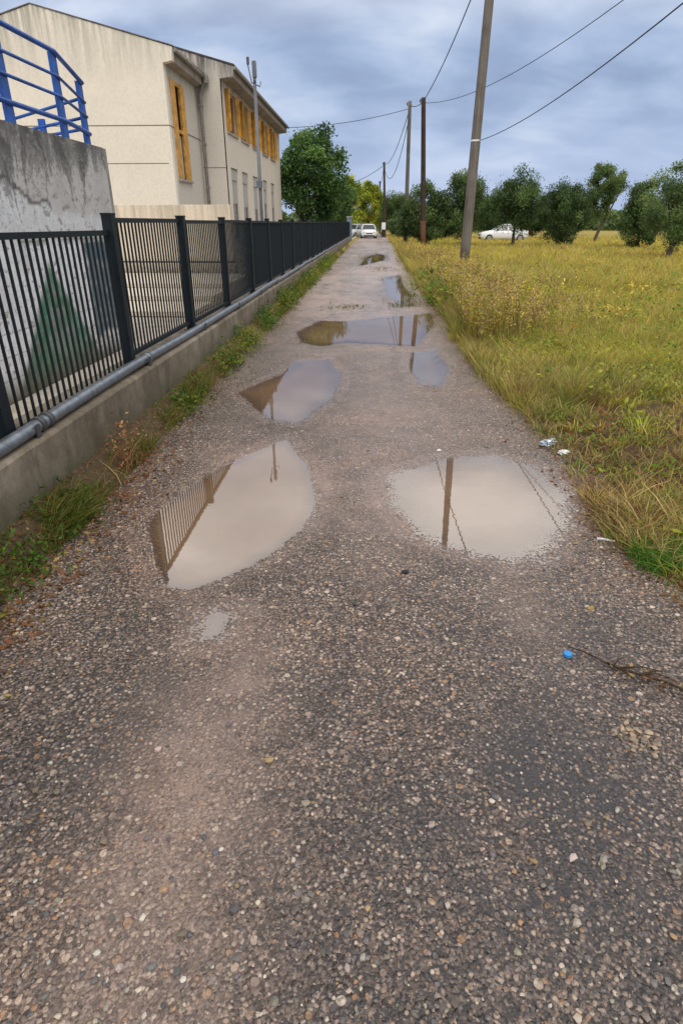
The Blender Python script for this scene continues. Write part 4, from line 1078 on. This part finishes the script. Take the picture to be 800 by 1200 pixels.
# ------------------------------------------------------------------ cars
def make_car(name, label, paint, L=4.1, W=1.72, sedan=False):
    """nose towards -Y, origin on the ground under the centre"""
    e = tag(empty(name), label, 'car')
    hw = W / 2
    # stations: y, half width, underside, beltline
    S = [(-L / 2, .62 * hw, .42, .60), (-L / 2 + .06, .86 * hw, .26, .70), (-L / 2 + .35, .97 * hw, .20, .80), (-L / 2 + .95, hw, .18, .92), (-.35, hw, .18, .96), (.55, hw, .18, .98), (L / 2 - .75, hw, .20, 1.00), (L / 2 - .22, .95 * hw, .26, .98 if not sedan else .94), (L / 2 - .03, .86 * hw, .34, .90), (L / 2, .70 * hw, .44, .78)]
    b = MB(); b.smooth = True; rings = []
    for y, w, z0, z1 in S:
        pr = [(-w * .90, z0), (-w, z0 + (z1 - z0) * .30), (-w * .995, z0 + (z1 - z0) * .72), (-w * .90, z1 - .01), (-w * .55, z1 + .02), (0, z1 + .03)]
        pr = pr + [(-a, c) for a, c in pr[-2::-1]]
        rings.append(b.pts([(px, y, pz) for px, pz in pr]))
    for a, c in zip(rings, rings[1:]):
        for k in range(len(a) - 1): b.face([a[k], a[k + 1], c[k + 1], c[k]])
        b.face([a[-1], a[0], c[0], c[-1]])
    b.face(rings[0][::-1]); b.face(rings[-1])
    b.build('body', paint, e)
    # glasshouse
    if sedan: G = [(-.95, .97), (-.28, 1.40), (.62, 1.42), (1.35, .99)]
    else: G = [(-1.0, .95), (-.30, 1.42), (1.30, 1.45), (1.80, 1.00)]
    (y0, z0), (y1, z1), (y2, z2), (y3, z3) = G
    wb, wt = hw * .92, hw * .70
    b = MB()
    p = b.pts([(-wb, y0, z0 - .03), (wb, y0, z0 - .03), (wt, y1, z1), (-wt, y1, z1), (-wb, y3, z3 - .03), (wb, y3, z3 - .03), (wt, y2, z2), (-wt, y2, z2)])
    for q in ((0, 1, 2, 3), (5, 4, 7, 6), (1, 5, 6, 2), (4, 0, 3, 7)): b.face([p[k] for k in q])
    b.build('windows', M['car_glass'], e)
    b = MB(); b.smooth = False
    rt = []
    for y, z, w in ((y1 - .05, z1 - .03, wt * 1.01), (y1 + .12, z1 + .025, wt), ((y1 + y2) / 2, z1 + .065, wt), (y2 - .12, z2 + .03, wt), (y2 + .05, z2 - .03, wt * 1.01)):
        rt.append(b.pts([(-w - .012, y, z - .05), (-w * .9, y, z + .006), (0, y, z + .03), (w * .9, y, z + .006), (w + .012, y, z - .05)]))
    b.smooth = True
    for a, c in zip(rt, rt[1:]):
        for k in range(4): b.face([a[k], a[k + 1], c[k + 1], c[k]])
        b.face([a[4], a[0], c[0], c[4]])
    b.build('roof', paint, e)
    for s in (-1, 1):
        b = MB()
        b.bar((s * wb, y0, z0 - .02), (s * (wt + .005), y1, z1 - .01), .07, .05)
        b.bar((s * wb, y3, z3 - .02), (s * (wt + .005), y2, z2 - .01), .09, .07)
        b.bar((s * (wb + .002), .28, .97), (s * (wt + .006), .26, z1), .05, .07, (0, 1, 0))
        b.build('pillar', paint, e)
        b = MB(); b.box(min(s * (hw + .01), s * (hw + .17)), max(s * (hw + .01), s * (hw + .17)), -.78, -.68, .93, 1.06); b.build('mirror', M['black'], e)
        b = MB(); xs = sorted((s * .80 * hw, s * .46 * hw)); b.box(xs[0], xs[1], -L / 2 - .005, -L / 2 + .12, .60, .73); b.build('headlight', M['headlight'], e)
        b = MB(); xs = sorted((s * .86 * hw, s * .62 * hw)); b.box(xs[0], xs[1], L / 2 - .12, L / 2 + .004, .66, .84); b.build('tail_light', simple('red_lens', (.35, .02, .02), .2), e)
        for yy in (-L / 2 + .78, L / 2 - .76):
            wv = MB().tube([(s * (hw - .19), yy, .31), (s * (hw + .012), yy, .31)], .31, 20).build('wheel', M['tyre'], e)
            MB().tube([(s * (hw + .008), yy, .31), (s * (hw + .020), yy, .31)], .20, 16).build('rim', M['rim'], wv)
    b = MB(); b.box(-.42 * hw, .42 * hw, -L / 2 - .012, -L / 2 + .1, .50, .62); b.build('grille', M['black'], e)
    b = MB(); b.box(-.72 * hw, .72 * hw, -L / 2 - .018, -L / 2 + .16, .24, .36); b.build('bumper', M['black'], e)
    b = MB(); b.box(-.25, .25, -L / 2 - .03, -L / 2 - .019, .385, .485); b.build('number_plate', M['plate'], e)
    return e
c1 = make_car('parked_car', 'white hatchback facing us in the middle of the lane far ahead', M['car_white']); c1.location = (-.52, 75.5, -.02); c1.rotation_euler = (0, 0, R_(3))
c2 = make_car('parked_car', 'pale car half hidden at the lane edge beside the white hatchback', M['car_silver']); c2.location = (-2.2, 78.5, -.02); c2.rotation_euler = (0, 0, R_(-28))
c3 = make_car('parked_car', 'white saloon parked side-on under the olive trees in the field', M['car_white'], 4.35, 1.72, True); c3.location = (12.1, 62, .02); c3.rotation_euler = (0, 0, R_(-90))

# ------------------------------------------------------------------ trees
def tree_meshes(seed, H, W, trunk_h, nl, lsize, cols, clumps=46, top_narrow=.2, fork=4, trunk_r=.14, gap=.55, bottom=0.25):
    r = np.random.default_rng(seed); rd = random.Random(seed)
    tk = MB()
    # trunk
    pth = [Vector((0, 0, -.3))]; d = Vector((rd.uniform(-.2, .2), rd.uniform(-.2, .2), 1))
    for k in range(5):
        d = (d + Vector((rd.uniform(-.18, .18), rd.uniform(-.18, .18), 0))).normalized(); pth.append(pth[-1] + d * (trunk_h + .3) / 5)
    tk.tube(pth, [trunk_r * (1.35 - .5 * k / 5) for k in range(6)], 8)
    top = pth[-1]
    ends = []
    for k in range(fork):
        a = 2 * math.pi * (k + rd.uniform(-.3, .3)) / fork
        p = [top - Vector((0, 0, .05))]; dd = Vector((math.cos(a) * .75, math.sin(a) * .75, rd.uniform(.7, 1.3))).normalized()
        Ln = (H - trunk_h) * rd.uniform(.55, .8)
        for q in range(5):
            dd = (dd + Vector((rd.uniform(-.22, .22), rd.uniform(-.22, .22), rd.uniform(-.05, .25)))).normalized(); p.append(p[-1] + dd * Ln / 5)
            if q in (1, 2, 3):
                b2 = (dd + Vector((rd.uniform(-1, 1), rd.uniform(-1, 1), rd.uniform(-.2, .5)))).normalized()
                pp = [p[-1], p[-1] + b2 * Ln * .2, p[-1] + b2 * Ln * .4 + Vector((0, 0, .1))]
                tk.tube(pp, [trunk_r * .26, trunk_r * .16, trunk_r * .06], 5); ends.append(pp[-1])
        tk.tube(p, [trunk_r * (.62 - .5 * q / 5) for q in range(6)], 6); ends.append(p[-1])
    tm = tk.mesh('trunk', M['bark'])
    # crown clumps within an uneven envelope
    z0 = trunk_h * (1 - bottom) * (1 if bottom < .5 else .6); cz = (z0 + H) / 2; hz = (H - z0) / 2
    C = [np.array(e_) for e_ in ends]
    while len(C) < clumps:
        v = r.normal(size=3); v /= np.linalg.norm(v); v *= r.uniform(.45, 1.) ** .5
        a = math.atan2(v[1], v[0])
        lob = 1 + .16 * math.sin(2 * a + seed) + .12 * math.sin(3 * a + 2 * seed)
        nar = 1 - top_narrow * max(0, v[2])
        C.append(np.array((v[0] * W / 2 * lob * nar * .86, v[1] * W / 2 * lob * nar * .86, cz + v[2] * hz * (.9 + .14 * math.sin(3 * a + seed)))))
    C = np.array(C[:clumps]); 
    per = nl // clumps
    cr = (W * .5) * r.uniform(.20, .38, clumps)
    o = r.normal(size=(clumps, per, 3)); o /= np.linalg.norm(o, axis=2, keepdims=True); o *= (r.uniform(0, 1, (clumps, per, 1)) ** .55) * cr[:, None, None] * np.array([1.05, 1.05, .8])
    # twiggy outliers
    far = r.uniform(size=(clumps, per, 1)) < .10; o = np.where(far, o * 1.45, o)
    P = (C[:, None] + o).reshape(-1, 3)
    cc = np.array(cols)[r.integers(0, len(cols), clumps)][:, None] * r.uniform(.7, 1.3, (clumps, 1, 1)) * r.uniform(.6, 1.4, (clumps, per, 1))
    k = P[:, 2] > z0 * .75
    P = P[k]; cc = cc.reshape(-1, 3)[k]
    V, Q, _, Cc = leaves(P, lsize * r.uniform(.6, 1.4, len(P)), .25, cc, .42)
    return tm, np_mesh('crown', V, Q, None, M['leaf'], Cc)
OL1 = (.085, .148, .046); OL2 = (.145, .215, .072); OL3 = (.050, .092, .030); OL4 = (.19, .26, .10)
TREES = {}
def tree(key, label, loc, rz=0, sc=1., group=None, name='olive_tree', cat='tree', args=None):
    if key not in TREES: TREES[key] = tree_meshes(**args)
    tm, cm = TREES[key]
    e = tag(empty(name, (loc[0], loc[1], float(ground_z(np.array([loc[0]]), np.array([loc[1]]))[0]) if loc[0] > 1.5 else 0), rz), label, cat, group)
    e.scale = (sc, sc, sc) if not hasattr(sc, '__len__') else sc
    link('trunk', tm, e); link('crown', cm, e)
    return e
ol = dict(nl=27000, lsize=.078)
K = {'a': dict(seed=11, H=4.6, W=5.0, trunk_h=1.1, bottom=.55, cols=[OL1, OL2, OL3], clumps=60, **ol),
     'b': dict(seed=23, H=4.4, W=5.0, trunk_h=.9, bottom=.7, cols=[OL1, OL3, OL3, OL2], clumps=64, **ol),
     'c': dict(seed=38, H=6.2, W=3.5, trunk_h=2.3, bottom=.3, cols=[OL2, OL4, OL1], clumps=60, top_narrow=.25, nl=20000, lsize=.09),
     'd': dict(seed=41, H=4.2, W=4.2, trunk_h=.9, bottom=.8, cols=[OL1, OL2, OL3], clumps=50, **ol),
     'e': dict(seed=59, H=4.1, W=3.6, trunk_h=.75, cols=[OL2, OL2, OL4, OL1], clumps=50, nl=20000, lsize=.06, trunk_r=.15)}
g = 'olive trees in the field'
def T(k, label, x, y, rz, sc=1.): tree(k, label, (x, y), rz, sc, g, args=K[k])
K['f'] = dict(K['a'], seed=97, bottom=.15, trunk_h=1.25)
T('d', 'dark olive tree tangled behind the dark creosoted pole', 3.4, 46, 3.4, (.82, .82, 1.02))
T('a', 'bushy olive tree right behind the thick leaning pole', 6.3, 46, 2.1, (.70, .70, 1.04))
T('f', 'broad olive tree standing over the white saloon', 9.8, 46, .2, (.72, .72, 1.0))
T('b', 'rounded dense dark olive tree right of the white saloon', 13.2, 47, 1.0, (.72, .72, 1.0))
T('c', 'tallest slender tree rising behind the rounded dark olive', 19.8, 60, .8, (.86, .86, 1.04))
T('d', 'narrow dark olive tree between the slender tree and the near olive', 17.0, 43, 1.7, (.74, .74, 1.0))
T('e', 'nearest olive tree with a low twisted trunk at the picture edge', 13.3, 30, .9, (.90, .90, .92))
T('b', 'low olive tree filling the gap beyond the yellow clearing', 18.2, 66, 2.6, (.7, .7, .9))
rr = random.Random(5)
for k in range(18):
    xx = 3 + k * 2.9 + rr.uniform(-1, 1); yy = rr.uniform(74, 96)
    e = tree('abd'[k % 3], 'dark tree in the row closing the field behind the olives', (xx, yy), rr.uniform(0, 6), rr.uniform(.85, 1.15), 'background trees closing the field', args=K['abd'[k % 3]])
for k, (xx, yy, s) in enumerate(((2.6, 60, .55), (3.9, 66, .8), (5.6, 64, .9), (2.9, 97, .8), (7.6, 70, .9))):
    tree('abd'[k % 3], 'low dark bush between the poles and the field olives', (xx, yy), k * 1.3, (s, s, s * .85), 'bushes between poles and olives', 'bush', 'bush', args=K['abd'[k % 3]])
# big roadside tree past the school
BG1 = (.066, .140, .036); BG2 = (.115, .210, .052); BG3 = (.040, .086, .026)
tree('big', 'full dark green broadleaf tree behind the fence past the school', (-4.15, 46.5), .7, 1., None, 'broadleaf_tree', args=dict(seed=71, H=7.6, W=5.2, trunk_h=1.6, nl=26000, lsize=.11, cols=[BG1, BG2, BG3, BG2], clumps=90, top_narrow=.3, trunk_r=.2))
tree('big', 'smaller dark green tree behind the fence beyond the full broadleaf tree', (-3.6, 60), 2.2, .72, None, 'broadleaf_tree')
YE1 = (.28, .34, .034); YE2 = (.18, .25, .032); YE3 = (.38, .40, .038)
ya = dict(seed=83, H=6.8, W=4.6, trunk_h=1.7, nl=16000, lsize=.13, cols=[YE1, YE2, YE3], clumps=60, trunk_r=.16)
tree('yel', 'yellow green tree just beyond the gate pillar, left of the cars', (-3.3, 80), 0., (.95, .95, 1.0), 'yellowing trees at the lane end', 'yellowing_tree', args=ya)
tree('yel', 'yellow green tree directly behind the white hatchback', (-.9, 88), 2., (.9, .9, .98), 'yellowing trees at the lane end', 'yellowing_tree')
tree('yel', 'smaller yellow green tree behind the lane-side dark pole', (1.2, 96), 4., (.75, .75, .8), 'yellowing trees at the lane end', 'yellowing_tree')
tree('a', 'dark tree at the lane end behind the yellowing trees', (-5.5, 100), 4., 1.2, None, args=K['a'])
# far-off wood on the horizon
n = 30000
ang = rng.uniform(-.9, .9, n); rad = rng.uniform(150, 190, n)
x = np.sin(ang) * rad; y = np.cos(ang) * rad; hh = 3.2 + 3.2 * (fbm(ang * 40, rad * .02, 4, 400) + .3)
P = np.stack([x, y, rng.uniform(0, 1, n) ** .8 * hh], 1)
V, Q, _, C = leaves(P, rng.uniform(.35, .8, n), .3, pick(np.ones((n, 3)), [OL1, OL2, OL3]), .7)
tag(link('far_wood', np_mesh('far_wood', V, Q, None, M['leaf'], C)), kind='stuff', label='far-off wood on the horizon')

# ------------------------------------------------------------------ litter on the road
def zr(x, y): return float(max(road_z(np.array([x]), np.array([y]))[0][0], ground_z(np.array([x]), np.array([y]))[0]))
def crumple(name, label, cat, x, y, sx, sy, sz, mat, seed, rz=0):
    bm = bmesh.new(); bmesh.ops.create_icosphere(bm, subdivisions=3, radius=1.)
    r = random.Random(seed); ph = [r.uniform(0, 6) for _ in range(6)]
    for v in bm.verts:
        c = v.co; k = 1 + .22 * math.sin(5 * c.x + ph[0]) * math.sin(4 * c.y + ph[1]) + .16 * math.sin(9 * c.z + 7 * c.x + ph[2]) + r.uniform(-.06, .06)
        v.co = (c.x * k * sx, c.y * k * sy, c.z * k * sz)
    me = bpy.data.meshes.new(name); bm.to_mesh(me); bm.free(); me.materials.append(mat)
    o = link(name, me, None, (x, y, zr(x, y) + sz * .6)); o.rotation_euler = (0, 0, rz)
    return tag(o, label, cat)
foilm = simple('silver_blue_foil', (.45, .52, .60), .25, .5, .6, var=.3, scale=30)
crumple('crumpled_foil', 'crumpled silver blue wrapper at the grass edge above the round puddle', 'litter', 1.43, 4.60, .085, .04, .03, foilm, 3, .6)
crumple('paper_scrap', 'white paper scrap lying beside the crumpled foil', 'litter', 1.50, 4.42, .045, .03, .02, M['white_paint'], 4, .3)
crumple('paper_scrap', 'tiny white scrap at the far rim of the round puddle', 'litter', .55, 4.44, .016, .012, .008, M['white_paint'], 5)
crumple('mud_clod', 'small black clod of earth in the middle of the lane', 'clod', .2, 2.6, .018, .013, .010, M['black'], 6)
crumple('round_ball', 'small pale round ball lying in the weeds under the wall', 'ball', -1.74, 3.28, .021, .021, .021, simple('pale_buff', (.62, .52, .38), .6, .3), 8)
ball = COL.objects[-1]
def cap():
    e = tag(empty('bottle_cap', (.825, 1.975, zr(.825, 1.975) + .002), .4), 'bright blue plastic bottle cap on the tarmac', 'bottle cap')
    m = simple('blue_plastic', (.01, .24, .62), .35, .5, var=.05)
    b = MB(); n = 28
    r0 = [b.pts([((.017 + (.0007 if k % 2 else 0)) * math.cos(2 * math.pi * k / n), (.017 + (.0007 if k % 2 else 0)) * math.sin(2 * math.pi * k / n), z) for k in range(n)]) for z in (0, .010)]
    r1 = b.pts([(.0145 * math.cos(2 * math.pi * k / n), .0145 * math.sin(2 * math.pi * k / n), .012) for k in range(n)])
    for a, c in ((r0[0], r0[1]), (r0[1], r1)):
        for k in range(n): b.face([a[k], a[(k + 1) % n], c[(k + 1) % n], c[k]])
    b.face(r1); b.build('cap', m, e)
    MB().tube([(0, 0, 0), (0, 0, .003)], .0185, 24).build('ring', m, e)
cap()
def stickm(name, label, pts, r, mat, cat):
    a = Vector(pts[0]); b = MB(); rr = [r * (1 - .5 * k / len(pts)) for k in range(len(pts))]
    b.tube([Vector(p) - a for p in pts], rr, 6); o = b.build(name, mat); o.location = a
    return tag(o, label, cat)
stickm('white_stick', 'short white plastic stick near the bright grass patch', [(1.29, 3.02, zr(1.29, 3.02) + .006), (1.33, 3.01, zr(1.33, 3.01) + .008), (1.38, 2.99, zr(1.38, 2.99) + .006)], .009, M['white_paint'], 'litter')
tw = m_bark('twig_bark', (.035, .022, .014), (.10, .062, .038), (30, 30, 30))
tg = tag(empty('dead_branch', (1.04, 1.87, 0)), 'dead brown branch with dry leaves on the grassy side of the tarmac', 'branch')
b = MB()
main = [(.84, 2.02), (.90, 1.97), (.97, 1.91), (1.05, 1.86), (1.14, 1.80), (1.24, 1.74), (1.40, 1.70)]
b.tube([(px - 1.04, py - 1.87, zr(px, py) + .012 + .006 * math.sin(k * 2)) for k, (px, py) in enumerate(main)], [.002, .003, .004, .0045, .005, .005, .005], 7)
for k in range(9):
    q = random.uniform(.25, .95) * (len(main) - 1); i = int(q); f = q - i
    sx = main[i][0] * (1 - f) + main[i + 1][0] * f; sy = main[i][1] * (1 - f) + main[i + 1][1] * f
    a = random.uniform(-.4, 1.2) * random.choice((-1, 1)); l = random.uniform(.06, .17)
    ex, ey = sx + l * math.cos(a), sy + l * math.sin(a)
    b.tube([(sx - 1.04, sy - 1.87, zr(sx, sy) + .012), ((sx + ex) / 2 - 1.04, (sy + ey) / 2 - 1.87, zr(sx, sy) + .024), (ex - 1.04, ey - 1.87, zr(ex, ey) + .010)], [.004, .003, .0015], 5)
b.build('stem', tw, tg)
m = 90
q = rng.uniform(.35, 1, m) * (len(main) - 1); i = np.minimum(q.astype(int), len(main) - 2); f = q - i; mm = np.array(main)
pp = mm[i] * (1 - f)[:, None] + mm[i + 1] * f[:, None] + rng.normal(0, .035, (m, 2))
zz = np.array([zr(a_, b_) for a_, b_ in pp]) + rng.uniform(.004, .03, m)
L = leaves(np.stack([pp[:, 0] - 1.04, pp[:, 1] - 1.87, zz], 1), rng.uniform(.006, .018, m), .6, pick(np.ones((m, 3)), [RUST, BROWN, STRAW * .8]), .35)
link('dry_leaves', np_mesh('dry_leaves', *L[:2], None, M['grass'], L[3]), tg)
def lone_leaf():
    V = np.array([(-.035, 0, .004), (-.012, .016, .010), (.018, .013, .012), (.036, 0, .006), (.016, -.016, .004), (-.014, -.015, .002), (0, 0, .001)])
    T = np.array([(0, 1, 6), (1, 2, 6), (2, 3, 6), (3, 4, 6), (4, 5, 6), (5, 0, 6)])
    o = link('yellow_leaf', np_mesh('yellow_leaf', V, None, T, M['grass'], np.tile((.42, .29, .10), (7, 1))), None, (1.03, 2.32, zr(1.03, 2.32) + .004)); o.rotation_euler = (0, 0, .5); o.scale = (.6, .6, .6)
    tag(o, 'single yellow leaf on the tarmac beyond the blue cap', 'leaf')
lone_leaf()
